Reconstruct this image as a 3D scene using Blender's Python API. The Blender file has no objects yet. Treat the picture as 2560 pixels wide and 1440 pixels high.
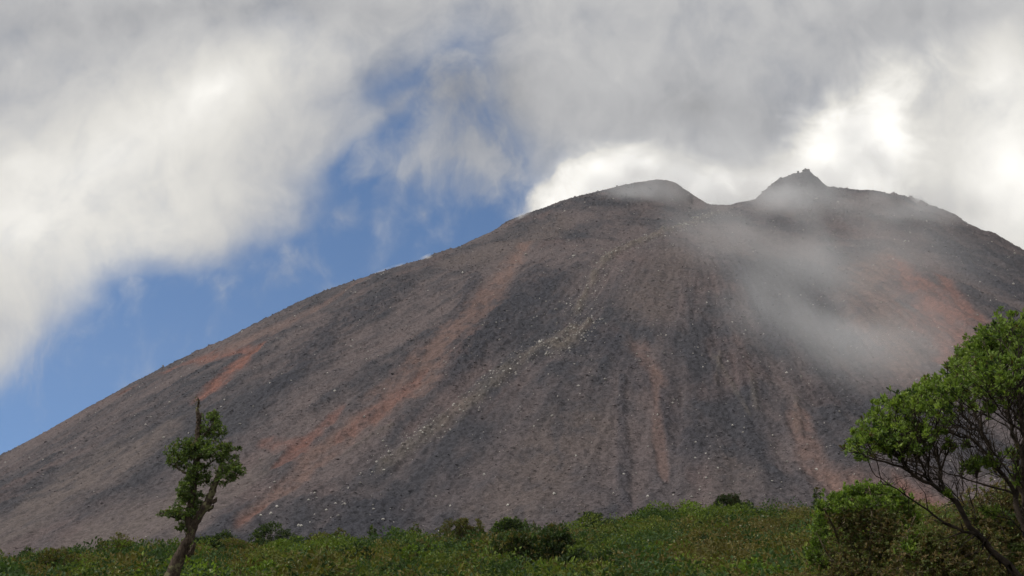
import bpy, bmesh, math, random
import numpy as np
from mathutils import Vector

sc = bpy.context.scene
COL = sc.collection

# ------------------------------------------------------------------ camera
FOCAL = 2745.0                       # focal length in pixels of a 2560 wide frame
PITCH = math.atan((1500 - 720) / FOCAL)
CAM = Vector((0, 0, 1.7))
cam_data = bpy.data.cameras.new("camera")
cam_data.sensor_width = 36.0
cam_data.lens = 36.0 * FOCAL / 2560.0
cam_data.clip_start = 0.1
cam_data.clip_end = 20000
cam = bpy.data.objects.new("camera", cam_data)
cam.location = CAM
cam.rotation_euler = (math.pi / 2 + PITCH, 0, 0)
COL.objects.link(cam)
sc.camera = cam

# ------------------------------------------------------------------ light and exposure
SUN_EL, SUN_AZ = math.radians(48), math.radians(-98)     # azimuth from +Y, clockwise
SUN_POWER = 2.5
SKY_STRENGTH = 0.15
sun_data = bpy.data.lights.new("sun", 'SUN')
sun_data.energy = SUN_POWER
sun_data.angle = math.radians(2.5)
sun_data.color = (1.0, 0.965, 0.92)
sun = bpy.data.objects.new("sun", sun_data)
sdir = Vector((math.sin(SUN_AZ) * math.cos(SUN_EL), math.cos(SUN_AZ) * math.cos(SUN_EL), math.sin(SUN_EL)))
sun.rotation_euler = (-sdir).to_track_quat('-Z', 'Y').to_euler()
COL.objects.link(sun)
sc.view_settings.view_transform = 'Standard'
sc.view_settings.look = 'None'
sc.view_settings.gamma = 1.0
sc.view_settings.exposure = 0.0
sc.cycles.use_denoising = True
sc.cycles.max_bounces = 14
sc.cycles.diffuse_bounces = 3
sc.cycles.transmission_bounces = 4
sc.cycles.transparent_max_bounces = 8
sc.cycles.volume_bounces = 10
sc.cycles.volume_step_rate = 1.0
sc.cycles.volume_max_steps = 128


def px_dir(px, py):
    """Tangents of azimuth and elevation of a direction, from its place in the photograph."""
    d = FOCAL * math.cos(PITCH) - (720 - py) * math.sin(PITCH)
    return (px - 1280) / d, (FOCAL * math.sin(PITCH) + (720 - py) * math.cos(PITCH)) / d


def at(px, py, Y):
    """The point at a horizontal distance Y that the photograph shows at a pixel."""
    u, v = px_dir(px, py)
    return Vector((u * Y, Y, CAM.z + v * Y))


class NT:
    """Small helper for writing node trees."""
    def __init__(self, tree):
        self.t = tree; self.n = tree.nodes; self.l = tree.links

    def node(self, kind, **kw):
        nd = self.n.new(kind)
        for k, v in kw.items():
            setattr(nd, k, v)
        return nd

    def put(self, sock, v):
        if isinstance(v, bpy.types.NodeSocket):
            self.l.new(v, sock)
        elif v is not None:
            sock.default_value = v

    def math(self, op, a, b=None, c=None, clamp=False):
        nd = self.node('ShaderNodeMath', operation=op, use_clamp=clamp)
        self.put(nd.inputs[0], a); self.put(nd.inputs[1], b)
        if c is not None:
            self.put(nd.inputs[2], c)
        return nd.outputs[0]

    def vmath(self, op, a, b=None):
        nd = self.node('ShaderNodeVectorMath', operation=op)
        self.put(nd.inputs[0], a)
        if b is not None:
            self.put(nd.inputs[1], b)
        return nd.outputs[1] if op in ('DOT_PRODUCT', 'LENGTH', 'DISTANCE') else nd.outputs[0]

    def noise(self, vec, scale, detail=4, rough=0.5, dist=0.0, color=False):
        nd = self.node('ShaderNodeTexNoise')
        self.put(nd.inputs['Vector'], vec)
        nd.inputs['Scale'].default_value = scale; nd.inputs['Detail'].default_value = detail
        nd.inputs['Roughness'].default_value = rough; nd.inputs['Distortion'].default_value = dist
        return nd.outputs['Color'] if color else nd.outputs[0]

    def range(self, v, a, b, c=0.0, d=1.0, smooth=True):
        nd = self.node('ShaderNodeMapRange', interpolation_type='SMOOTHSTEP' if smooth else 'LINEAR')
        self.put(nd.inputs[0], v)
        for i, q in enumerate((a, b, c, d)):
            self.put(nd.inputs[1 + i], q)
        return nd.outputs[0]

    def mix(self, f, a, b, kind='RGBA', blend='MIX'):
        nd = self.node('ShaderNodeMix', data_type=kind)
        if kind == 'RGBA':
            nd.blend_type = blend
            i, o = (6, 7), 2
        else:
            i, o = ((2, 3), 0) if kind == 'FLOAT' else ((4, 5), 1)
        self.put(nd.inputs[0], f)
        for s, v in zip(i, (a, b)):
            if isinstance(v, tuple) and len(v) == 3 and kind == 'RGBA':
                v = (*v, 1)
            self.put(nd.inputs[s], v)
        return nd.outputs[o]

    def mapping(self, v, loc=(0, 0, 0), rot=(0, 0, 0), scale=(1, 1, 1), kind='POINT'):
        nd = self.node('ShaderNodeMapping', vector_type=kind)
        self.put(nd.inputs[0], v)
        nd.inputs[1].default_value = loc; nd.inputs[2].default_value = rot; nd.inputs[3].default_value = scale
        return nd.outputs[0]

    def blob(self, v, loc, rot, scale):
        """1 at loc, falling smoothly to 0 at the rim of a turned ellipse."""
        nd = self.node('ShaderNodeTexGradient', gradient_type='QUADRATIC_SPHERE')
        self.put(nd.inputs[0], self.mapping(v, loc, rot, scale, 'TEXTURE'))
        return nd.outputs[1]

    def sum(self, items, base=0.0):
        acc = base
        for s, amp in items:
            acc = self.math('MULTIPLY_ADD', s, amp, acc)
        return acc


# ------------------------------------------------------------------ sky: clear air seen through broken cloud
world = bpy.data.worlds.new("World")
sc.world = world
world.use_nodes = True
world.cycles.sampling_method = 'MANUAL'
world.cycles.sample_map_resolution = 512
W = NT(world.node_tree)
W.n.clear()
sky = W.node('ShaderNodeTexSky', sky_type='NISHITA', sun_disc=False)
sky.sun_elevation = SUN_EL; sky.sun_rotation = SUN_AZ
sky.altitude = 2300; sky.air_density = 0.8; sky.dust_density = 0.25; sky.ozone_density = 1.3
tc = W.node('ShaderNodeTexCoord')
lift = W.node('ShaderNodeVectorMath', operation='ADD')          # clear mountain air: no pale band low down
W.l.new(tc.outputs['Generated'], lift.inputs[0]); lift.inputs[1].default_value = (0, 0, 0.22)
W.put(sky.inputs[0], W.vmath('NORMALIZE', lift.outputs[0]))
sep = W.node('ShaderNodeSeparateXYZ')
W.l.new(tc.outputs['Generated'], sep.inputs[0])
fwd = W.math('MAXIMUM', W.math('ABSOLUTE', sep.outputs[1]), 0.15)
com = W.node('ShaderNodeCombineXYZ')
W.put(com.inputs[0], W.math('DIVIDE', sep.outputs[0], fwd))
W.put(com.inputs[1], W.math('DIVIDE', sep.outputs[2], fwd))
P0 = com.outputs[0]                       # tangents of azimuth and elevation
warp = W.vmath('SUBTRACT', W.noise(P0, 5.0, 5, 0.55, color=True), (0.5, 0.5, 0.5))
wsc = W.node('ShaderNodeVectorMath', operation='MULTIPLY')
W.put(wsc.inputs[0], warp); wsc.inputs[1].default_value = (0.10, 0.10, 0)
P1 = W.vmath('ADD', P0, wsc.outputs[0])


def sky_blobs(rows):
    out = []
    for px, py, rx, ry, deg, amp in rows:
        if amp < -0.2:
            rx, ry, amp = rx * 1.22, ry * 1.22, amp * 1.3
        u, v = px_dir(px, py)
        out.append((W.blob(P1, (u, v, 0), (0, 0, math.radians(deg)), (rx / FOCAL * 1.5, ry / FOCAL * 1.5, 1)), amp))
    return out


# gaps of clear sky in the cloud cover (negative) and shreds of cloud across them
cover = W.sum(sky_blobs([
    (40, 1060, 300, 170, 32, -1.8), (230, 920, 260, 120, 35, -1.8), (330, 780, 130, 110, 20, -0.75), (440, 730, 160, 90, 10, -0.4),
    (620, 790, 340, 140, 28, -1.7), (420, 900, 220, 90, 30, -1.0), (900, 600, 360, 170, 30, -1.8), (1120, 500, 260, 160, 30, -1.3),
    (1110, 350, 190, 110, 20, -0.62), (960, 235, 190, 80, 10, -0.42), (1140, 120, 130, 200, -10, -0.6), (1090, 200, 280, 230, 0, -0.42),
    (1230, 560, 240, 120, 30, -1.0), (1270, 420, 120, 120, 0, -0.15), (840, 450, 200, 120, 30, -0.75), (1010, 330, 200, 120, 30, -0.5), (300, 720, 200, 110, 20, -0.5), (700, 640, 220, 110, 25, -0.5), (1150, 440, 160, 110, 0, -0.3), (1300, 250, 120, 200, 0, 0.25), (890, 400, 90, 50, 20, -0.35), (760, 300, 160, 60, 20, -0.12),
    (870, 525, 80, 50, 25, 0.75), (1130, 415, 90, 65, 10, 0.85), (1045, 522, 34, 34, 0, 0.8), (560, 710, 160, 60, -60, 0.45), (700, 690, 90, 120, 0, 0.35),
    (1000, 270, 200, 34, 35, 0.36), (740, 560, 170, 120, 40, 0.55), (440, 700, 40, 90, 0, 0.25), (1320, 420, 110, 90, 0, 0.3),
]), 1.02)
stretch = W.mapping(P1, scale=(1.0, 0.72, 1.0), rot=(0, 0, math.radians(-18)))
n_big = W.noise(stretch, 7.0, 8, 0.56)
n_mid = W.noise(stretch, 15.0, 7, 0.6, 0.4)
n_fine = W.noise(stretch, 30.0, 6, 0.6)
cover = W.math('MULTIPLY_ADD', W.math('SUBTRACT', n_big, 0.5), 0.9, cover)
cover = W.math('MULTIPLY_ADD', W.math('SUBTRACT', n_mid, 0.5), 1.0, cover)
cover = W.math('MULTIPLY_ADD', W.math('SUBTRACT', n_fine, 0.5), 0.6, cover)
alpha = W.range(cover, -0.75, 1.12)
# torn thin veils drifting across the gap
veil = W.sum(sky_blobs([
    (1150, 250, 330, 330, 0, 0.80), (1000, 330, 260, 200, 0, 0.20), (620, 690, 360, 150, 25, 0.30), (1260, 440, 190, 160, 0, 0.50), (330, 660, 240, 130, 0, 0.40),
    (1000, 440, 220, 120, 0, 0.30), (850, 520, 120, 90, 0, 0.30), (1130, 410, 110, 80, 0, 0.25), (120, 880, 200, 120, 30, 0.35), (1045, 522, 40, 44, 0, 0.5),
]), -0.06)
veil = W.math('MULTIPLY_ADD', W.math('SUBTRACT', n_mid, 0.5), 1.5, veil)
veil = W.math('MULTIPLY_ADD', W.math('SUBTRACT', n_fine, 0.5), 0.6, veil)
alpha = W.math('MAXIMUM', alpha, W.range(veil, -0.05, 0.85, 0.0, 0.86))
# brightness of the cloud: lit rims and thick grey bellies
lum = W.sum(sky_blobs([
    (560, 215, 330, 150, 25, 0.36), (260, 400, 540, 300, 30, 0.34), (80, 600, 340, 300, 0, 0.26), (420, 560, 320, 200, 40, 0.18),
    (60, 370, 190, 110, 0, 0.12), (800, 130, 260, 120, 0, 0.08), (500, 0, 1000, 120, 0, -0.09), (150, 60, 300, 110, 0, -0.04),
    (1750, 270, 480, 130, -6, -0.16), (2300, 40, 500, 110, 0, -0.07), (1250, 330, 260, 220, 20, -0.08), (1050, 180, 260, 160, 20, -0.05), (760, 620, 260, 150, 30, -0.08),
    (600, 780, 300, 110, 25, -0.08), (1750, 170, 500, 130, 0, -0.03), (1130, 260, 380, 380, 0, -0.16),
    (2540, 430, 300, 420, 0, 0.62), (2480, 200, 220, 130, 30, 0.24), (2400, 60, 300, 90, 0, -0.02),
]), 0.535)
lum = W.math('MULTIPLY_ADD', W.math('SUBTRACT', n_big, 0.5), 0.20, lum)
lum = W.math('MULTIPLY_ADD', W.math('SUBTRACT', W.noise(P1, 3.0, 4, 0.5), 0.5), 0.14, lum)
lum = W.math('MULTIPLY_ADD', W.math('SUBTRACT', n_mid, 0.5), 0.27, lum)
lum = W.math('MULTIPLY_ADD', W.math('SUBTRACT', n_fine, 0.5), 0.13, lum)
lum = W.math('MAXIMUM', lum, 0.25)
# sunlit steam cloud standing behind the summits
steam = W.sum(sky_blobs([
    (1390, 510, 80, 130, -25, 1.1), (1480, 440, 140, 120, 15, 1.1), (1590, 430, 180, 110, 5, 1.0), (1720, 460, 170, 100, 0, 0.9), (1860, 450, 170, 90, 0, 1.0),
    (1980, 420, 150, 110, 0, 0.8), (2120, 390, 200, 190, 10, 1.1), (2190, 280, 150, 210, 20, 0.95), (2260, 180, 180, 130, 20, 0.55), (2180, 470, 150, 80, 0, 0.8), (1570, 360, 90, 50, 0, 0.4),
    (2080, 300, 120, 120, 0, 0.5),
]), 0.0)
n_puff = W.noise(P0, 13.0, 8, 0.62, 0.5)
steam = W.math('MULTIPLY_ADD', W.math('SUBTRACT', n_puff, 0.5), 0.95, steam)
sa = W.range(steam, 0.05, 1.15)
lum = W.mix(sa, lum, W.math('MULTIPLY_ADD', n_puff, 0.85, 0.70), kind='FLOAT')
alpha = W.math('MAXIMUM', alpha, W.range(steam, 0.16, 0.55))
tint = W.mix(W.range(lum, 0.42, 0.80), (0.965, 0.972, 1.0), (1.0, 0.978, 0.925))
cloud = W.mix(1.0, tint, W.math('MULTIPLY', lum, 1.0 / SKY_STRENGTH), blend='MULTIPLY')
bg = W.node('ShaderNodeBackground')
W.put(bg.inputs[0], W.mix(alpha, W.mix(1.0, sky.outputs[0], (0.74, 0.98, 1.08), blend='MULTIPLY'), cloud))
bg.inputs[1].default_value = SKY_STRENGTH
wo = W.node('ShaderNodeOutputWorld')
W.l.new(bg.outputs[0], wo.inputs[0])

# ------------------------------------------------------------------ numeric helpers
def _hash(ix, iy, seed):
    h = (ix.astype(np.int64) * 374761393 + iy.astype(np.int64) * 668265263 + seed * 974711) & 0x7fffffff
    h = ((h ^ (h >> 13)) * 1274126177) & 0x7fffffff
    h = ((h ^ (h >> 15)) * 739561) & 0x7fffffff
    return (h ^ (h >> 11)) & 0xffff


def noise2(x, y, seed=0):
    """Gradient noise, about -1..1."""
    x = np.asarray(x, float); y = np.asarray(y, float)
    ix = np.floor(x); iy = np.floor(y)
    fx = x - ix; fy = y - iy
    u = fx * fx * fx * (fx * (fx * 6 - 15) + 10); v = fy * fy * fy * (fy * (fy * 6 - 15) + 10)

    def g(ox, oy):
        a = _hash(ix + ox, iy + oy, seed) * (2 * math.pi / 65536.0)
        return np.cos(a) * (fx - ox) + np.sin(a) * (fy - oy)
    a = g(0, 0) * (1 - u) + g(1, 0) * u
    b = g(0, 1) * (1 - u) + g(1, 1) * u
    return (a * (1 - v) + b * v) * 1.5


def fbm(x, y, octs=4, seed=0, gain=0.5):
    s = 0; a = 1.0; f = 1.0; tot = 0
    for k in range(octs):
        s = s + a * noise2(x * f + 13.7 * k, y * f - 7.1 * k, seed + k)
        tot += a; a *= gain; f *= 2.03
    return s / tot


def sstep(a, b, x):
    t = np.clip((x - a) / (b - a), 0, 1)
    return t * t * (3 - 2 * t)


# ------------------------------------------------------------------ the volcano's relief
AX, AY = 165.0, 950.0          # axis of the cone


def front_profile(r):
    """Height of the cone's near face at a distance r from its axis."""
    return np.interp(r, [0, 120, 250, 400, 520, 600, 660, 735, 800, 2000], [352, 296, 230, 148, 80, 37, 10, -10, -24, -60])


def crest_tables(S):
    k = 9
    pad = np.concatenate([np.full(k, S[0]), S, np.full(k, S[-1])])
    w = np.hanning(2 * k + 1); w /= w.sum()
    SS = np.convolve(pad, w, mode='valid')
    return SS, S - SS


def mountain_z(x, y, S, rough=True):
    x = np.asarray(x, float); y = np.asarray(y, float)
    SS, DD = crest_tables(S)
    dx = x - AX; dy = y - AY
    r = np.hypot(dx, dy) + 1e-6
    s2 = (dy / r) ** 2
    side = np.where(dx < 0, -r, r)
    core = np.exp(-(r / 90.0) ** 2)
    PS = np.interp(side, CREST_S, SS)
    PS0 = np.interp(dx, CREST_S, SS)
    PS = PS * (1 - core) + PS0 * core
    z = s2 * front_profile(r) + (1 - s2) * PS
    wid = np.where(dy < 0, 62.0, 40.0)
    z = z + np.interp(dx, CREST_S, DD) * np.exp(-(dy / wid) ** 2)
    if rough:
        th = np.arctan2(dx, -dy)
        down = sstep(80, 300, r)
        left = sstep(120, -260, x) * sstep(500, 300, y + 0.2 * x)          # smooth sand apron
        ridge = np.exp(-((y - 900.0) / 90.0) ** 2) * sstep(60, -40, dx)   # smooth left ridge
        R = 0.35 + 0.65 * sstep(-40, 240, x)
        R = R * (1 - 0.6 * left) * (1 - 0.55 * ridge)
        z = z + 8.0 * fbm(x / 130, y / 170, 2, 11) * down * (1 - 0.8 * ridge)
        far = sstep(190, 430, r)
        gl = fbm(th * 24, r / 210, 3, 21) * far + fbm(x / 26, y / 44, 3, 22) * (1 - far)
        z = z + down * R * (4.2 * gl - 5.0 * far * np.abs(fbm(th * 13 + 0.4 * gl, r / 300, 2, 23)))
        z = z + down * far * R * 2.0 * fbm(th * 80 + gl, r / 70, 2, 25)
        z = z + (0.25 + R) * 1.5 * fbm(x / 17, y / 17, 3, 31)
        z = z + (0.3 + R) * 0.62 * fbm(x / 3.6, y / 3.6, 2, 41) + 0.10 * R * noise2(x / 1.1, y / 1.1, 51)
        crag = sstep(20, 90, dx) * np.exp(-((y - 945) / 40.0) ** 2)
        z = z + crag * 3.2 * np.abs(fbm(x / 7, y / 7, 3, 61))
    return z
CREST_S = np.array([-900,-880,-860,-840,-820,-800,-780,-760,-740,-720,-700,-680,-660,-640,-620,-600,-592,-584,-576,-568,-560,-552,-544,-536,-528,-520,-512,-504,-496,-488,-480,-472,-464,-456,-448,-440,-432,-424,-416,-408,-400,-392,-384,-376,-368,-360,-352,-344,-336,-328,-320,-312,-304,-296,-288,-280,-272,-264,-260,-257,-254,-251,-248,-245,-242,-239,-236,-233,-230,-227,-224,-221,-218,-215,-212,-209,-206,-203,-200,-197,-194,-191,-188,-185,-182,-179,-176,-173,-170,-167,-164,-161,-158,-155,-152,-149,-146,-143,-140,-137,-134,-131,-128,-125,-122,-119,-116,-113,-110,-107,-104,-101,-98,-95,-92,-89,-86,-83,-80,-77,-74,-71,-68,-65,-62,-59,-56,-53,-50,-47,-44,-41,-38,-35,-32,-29,-26,-23,-20,-17,-14,-11,-8,-5,-2,1,4,7,10,13,16,19,22,25,28,31,34,37,40,43,46,49,52,55,58,61,64,67,70,73,76,79,82,85,88,91,94,97,100,103,106,109,112,115,118,121,124,127,130,133,136,139,142,145,148,151,154,157,160,163,166,169,172,175,178,181,184,187,190,193,196,199,202,205,208,211,214,217,220,223,226,229,232,235,238,241,244,247,250,253,256,259,262,265,268,271,274,277,280,283,286,289,292,295,298,308,320,332,344,356,368,380,392,404,416,428,440,452,464,476,488,500,512,524,536,548,560,572,584,596,608,620,632,644,656,668,680,692,704,716,728,740,752,764,776,788,800,812,824,836,848,860,872,884,896], float)
CREST_Z = np.array([-59.4,-51.0,-42.6,-34.2,-25.8,-17.4,-9.0,-0.6,7.8,16.2,24.6,33.5,42.7,51.4,59.6,67.0,67.2,67.5,68.6,71.1,75.4,81.9,90.6,101.4,113.4,125.0,132.6,137.7,141.0,143.1,145.5,148.7,153.5,160.1,168.0,176.6,184.7,191.2,195.0,196.6,197.7,199.2,201.5,205.7,212.4,221.5,231.8,241.6,249.0,252.4,252.8,251.2,249.7,249.5,251.7,256.2,262.6,269.6,275.1,278.5,279.7,279.2,278.0,277.2,277.2,278.1,279.6,281.4,282.8,284.1,285.7,288.5,291.8,295.3,298.8,301.8,304.0,305.1,305.7,306.0,306.4,307.4,309.2,311.8,314.7,318.3,321.6,324.3,326.4,327.4,328.3,329.1,330.0,330.7,331.8,333.1,334.6,336.1,337.7,339.5,341.4,343.1,344.7,346.1,347.4,348.4,349.2,350.1,350.9,351.8,352.8,353.8,355.0,356.1,357.2,358.3,359.2,360.2,361.2,362.2,363.2,364.3,365.3,366.2,367.2,368.2,369.2,370.2,370.9,371.5,372.1,372.6,373.2,373.6,374.1,374.4,374.6,374.7,374.2,373.6,372.5,370.5,368.4,366.4,364.4,362.2,359.8,357.1,354.6,352.2,349.9,348.9,348.0,347.1,346.4,346.4,347.1,347.9,348.6,349.2,349.1,349.8,349.3,350.9,353.6,356.9,360.5,362.6,364.6,366.4,370.0,370.7,372.1,373.3,374.2,376.4,377.6,375.9,378.9,379.6,372.1,364.9,359.6,359.5,360.0,359.7,358.3,359.0,358.6,354.8,353.7,353.5,354.4,351.1,353.7,352.5,351.9,351.5,351.2,350.1,346.3,348.2,353.9,358.1,339.6,324.4,316.0,334.5,347.0,355.9,353.6,319.1,298.8,293.6,305.0,326.0,336.8,343.4,339.5,321.6,294.0,292.0,306.3,303.9,302.3,300.2,297.8,295.2,292.9,291.4,290.5,290.1,289.7,288.1,284.3,278.1,270.3,262.7,257.2,255.1,257.1,262.0,267.3,270.4,269.2,257.7,240.2,219.0,197.0,176.2,158.5,144.6,133.9,126.3,120.4,114.9,109.5,104.1,98.7,93.3,87.9,82.5,77.1,71.7,66.3,60.9,55.5,50.1,44.7,39.3,33.9,28.5,23.1,17.7,12.3,6.9,1.5,-3.9,-9.3,-14.7,-20.1,-25.5,-30.9,-36.3,-41.7,-47.1,-52.5,-57.9,-63.3,-68.7,-74.1,-79.5,-84.9,-90.3,-95.7])
STREAKS = [
    ('sand', 1.0, [(-167.9, 487.5, 12.8), (-183.6, 464.0, 17.6), (-185.2, 425.0, 14.9)]),
    ('sand', 1.0, [(-120.4, 391.5, 11.4), (-143.9, 375.0, 10.9)]),
    ('sand', 0.8, [(-97.9, 412.0, 7.2), (-104.9, 368.0, 5.4)]),
    ('brown', 0.9, [(33.0, 410.5, 7.2), (13.8, 380.5, 13.3), (-3.8, 350.0, 11.2)]),
    ('brown', 0.7, [(75.5, 366.5, 5.3), (61.7, 332.0, 8.7)]),
    ('brown', 0.8, [(37.5, 810.5, 9.4), (14.9, 778.0, 13.6), (-17.1, 744.5, 13.0), (-48.2, 744.5, 5.2)]),
    ('brown', 0.8, [(108.2, 674.5, 11.8), (72.6, 566.5, 11.6)]),
    ('dark', 0.6, [(46.4, 457.0, 1.3), (40.7, 408.0, 1.9), (37.3, 374.0, 2.2), (35.0, 337.0, 2.0)]),
    ('dark', 0.7, [(-19.9, 534.0, 10.9), (-26.8, 483.0, 7.0), (-25.2, 663.0, 7.7)]),
    ('dark', 0.8, [(16.9, 638.0, 14.9), (-4.2, 565.5, 13.2), (-19.0, 510.0, 8.9)]),
    ('dark', 0.8, [(-72.7, 685.5, 10.0), (-103.1, 638.5, 11.2), (-109.8, 568.0, 11.6), (-114.8, 535.5, 9.4)]),
    ('dark', 1.0, [(305.0, 736.5, 8.6), (295.7, 664.5, 17.4), (292.1, 613.5, 16.1)]),
    ('dark', 0.8, [(212.6, 694.5, 5.3), (196.5, 609.0, 6.4), (170.4, 527.5, 4.6)]),
    ('dark', 0.6, [(42.3, 515.0, 9.0), (59.1, 445.0, 7.8), (61.8, 403.0, 7.0)]),
    ('dark', 0.7, [(-81.7, 358.5, 2.1), (-91.4, 357.0, 2.1)]),
    ('dark', 0.6, [(-55.2, 359.5, 5.2), (-38.3, 357.0, 6.2)]),
    ('tan', 1.0, [(39.6, 549.0, 1.7), (28.1, 519.5, 4.0), (19.6, 502.5, 3.0)]),
    ('tan', 0.7, [(32.4, 540.0, 2.4), (9.4, 503.5, 3.4), (-6.9, 470.0, 3.6), (-21.0, 441.0, 3.6), (-35.4, 423.0, 3.2), (-48.0, 402.5, 2.4)]),
    ('tan', 0.9, [(172.3, 858.0, 1.6), (123.9, 767.0, 2.8), (94.3, 724.0, 2.6), (64.5, 676.5, 2.1), (47.5, 625.5, 2.3), (34.4, 571.0, 2.1)]),
    ('tan', 0.5, [(90.6, 486.5, 1.5), (92.0, 452.0, 1.2), (91.3, 421.5, 1.0)]),
    ('tan', 0.45, [(94.2, 486.0, 1.1), (85.5, 453.0, 0.8)]),
    ('tan', 0.45, [(102.2, 459.5, 1.5), (95.3, 425.0, 1.2)]),
    ('tan', 0.5, [(114.0, 435.5, 1.4), (105.5, 403.5, 1.3)]),
    ('tan', 0.4, [(-47.8, 436.5, 0.8), (-55.0, 432.0, 1.2), (-63.4, 416.5, 1.1)]),
    ('rust', 0.55, [(-105.7, 795.0, 2.3), (-127.5, 705.0, 4.9), (-146.4, 673.5, 5.9), (-179.0, 667.0, 3.1)]),
    ('rust', 0.75, [(9.2, 749.0, 4.4), (-8.7, 652.0, 6.8), (-21.1, 589.5, 7.6), (-33.8, 547.5, 8.6), (-41.3, 510.0, 8.6), (-52.0, 479.0, 8.4), (-59.3, 456.5, 6.7), (-65.7, 438.0, 5.6), (-74.1, 418.0, 4.9), (-81.2, 390.0, 3.4), (-85.5, 363.5, 2.8)]),
    ('rust', 0.8, [(247.6, 679.0, 4.0), (206.2, 610.5, 8.9), (182.5, 528.0, 12.3), (171.2, 470.0, 11.0)]),
    ('rust', 0.6, [(112.0, 423.0, 2.5), (102.4, 378.5, 4.0), (102.4, 355.0, 5.2)]),
    ('rust', 0.75, [(103.7, 355.0, 3.1), (113.1, 345.5, 5.0), (126.6, 336.0, 6.9)]),
    ('rust', 0.55, [(61.7, 462.5, 1.9), (54.3, 412.5, 1.7), (52.7, 387.0, 1.6), (50.5, 368.0, 1.1)]),
    ('rust', 0.5, [(58.8, 493.5, 4.3), (61.9, 453.0, 2.6)]),
    ('red', 1.0, [(-147.3, 629.0, 1.8), (-150.3, 603.5, 4.6), (-153.0, 578.0, 5.7), (-158.6, 555.5, 3.9)]),
    ('red', 0.8, [(-147.8, 620.0, 2.2), (-179.1, 654.5, 3.8), (-205.4, 682.5, 3.2), (-227.4, 690.0, 2.0), (-241.3, 668.0, 1.2)]),
    ('red', 0.45, [(-40.8, 504.5, 1.5), (-48.1, 483.5, 3.9), (-56.4, 465.5, 4.3), (-63.2, 444.0, 3.1), (-68.4, 437.0, 1.8)]),
    ('red', 0.6, [(-75.1, 476.0, 1.9), (-77.9, 450.0, 2.9), (-83.6, 431.0, 2.5), (-89.2, 418.5, 1.2)]),
    ('red', 0.5, [(-103.0, 450.0, 1.3), (-92.6, 440.0, 2.3), (-81.3, 438.5, 1.3)]),
    ('red', 1.0, [(244.1, 670.0, 2.7), (229.8, 603.5, 7.0), (217.4, 547.5, 9.9), (205.7, 500.5, 9.6), (192.9, 456.5, 5.3)]),
    ('red', 0.8, [(253.0, 627.0, 1.5), (237.7, 565.5, 4.0), (229.5, 527.5, 4.6)]),
    ('red', 0.5, [(124.2, 351.5, 2.0), (127.2, 337.5, 3.9), (130.0, 324.5, 3.8)]),
    ('red', 0.5, [(-82.9, 374.0, 1.1), (-86.9, 359.0, 1.5)]),
]
BOULDERS = [(64.1,672.0,1.76),(40.0,680.5,1.78),(37.4,676.5,1.18),(59.0,686.5,1.2),(52.5,678.5,0.99),(53.0,656.5,1.15),(67.1,676.0,1.18),(64.8,686.5,1.2),(-88.0,591.0,1.21),(-81.5,549.0,0.64),(65.2,710.0,1.03),(41.9,557.5,0.97),(39.3,678.0,0.99),(10.3,550.5,0.8),(13.2,564.5,0.99),(39.5,528.0,0.77),(55.1,478.5,0.7),(56.7,488.5,0.57),(85.2,491.5,1.0),(63.2,380.5,0.89),(66.0,394.0,0.69),(73.9,390.5,0.57),(68.9,370.0,0.54),(59.2,350.5,0.82),(67.7,384.0,0.56),(83.1,412.5,0.48),(95.9,403.5,0.47),(83.4,356.0,0.52),(92.4,393.0,0.46),(13.5,358.0,0.63),(-55.3,356.0,0.73),(-60.4,363.5,0.85),(-58.6,370.0,0.86),(-65.8,375.0,0.55),(-67.1,378.0,0.55),(-68.5,379.5,0.55),(-67.4,369.5,0.54),(-78.0,361.5,0.53),(-80.8,360.0,0.63),(-56.5,383.5,0.67),(-44.3,357.5,0.63),(-65.6,349.0,0.51),(-66.9,351.0,0.51),(-77.1,366.0,0.53),(124.0,694.0,1.01),(161.9,948.0,1.38),(-25.2,875.0,1.02),(58.2,803.5,1.41),(64.0,849.0,1.24),(246.7,861.5,1.76),(243.6,670.0,1.37),(177.5,647.0,0.75),(-81.8,549.5,0.64),(-216.3,750.5,1.09),(-1.3,354.5,0.52),(-21.0,441.0,0.77),(-11.0,458.0,0.67),(-3.5,475.5,0.69),(3.7,495.0,0.72),(-27.4,429.5,0.63),(-39.0,413.0,0.72),(-46.0,398.0,0.58),(-53.1,388.5,0.57),(94.9,473.0,0.55),(64.8,435.0,0.63),(56.2,473.5,0.55),(88.7,600.5,0.88),(65.8,619.5,0.9),(19.2,597.5,0.87),(2.7,707.0,0.82),(102.0,370.5,0.54),(8.3,414.0,0.48),(22.5,388.0,0.45),(37.2,368.0,0.43),(42.4,347.5,0.51),(-25.4,371.5,0.54),(-9.7,384.5,0.45)]

# ------------------------------------------------------------------ object helpers
def tag(o, label=None, cat=None, group=None, kind=None):
    if label: o['label'] = label
    if cat: o['category'] = cat
    if group: o['group'] = group
    if kind: o['kind'] = kind
    return o


def empty(name, loc):
    o = bpy.data.objects.new(name, None)
    o.location = loc
    o.empty_display_size = 0.2
    COL.objects.link(o)
    return o


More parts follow.
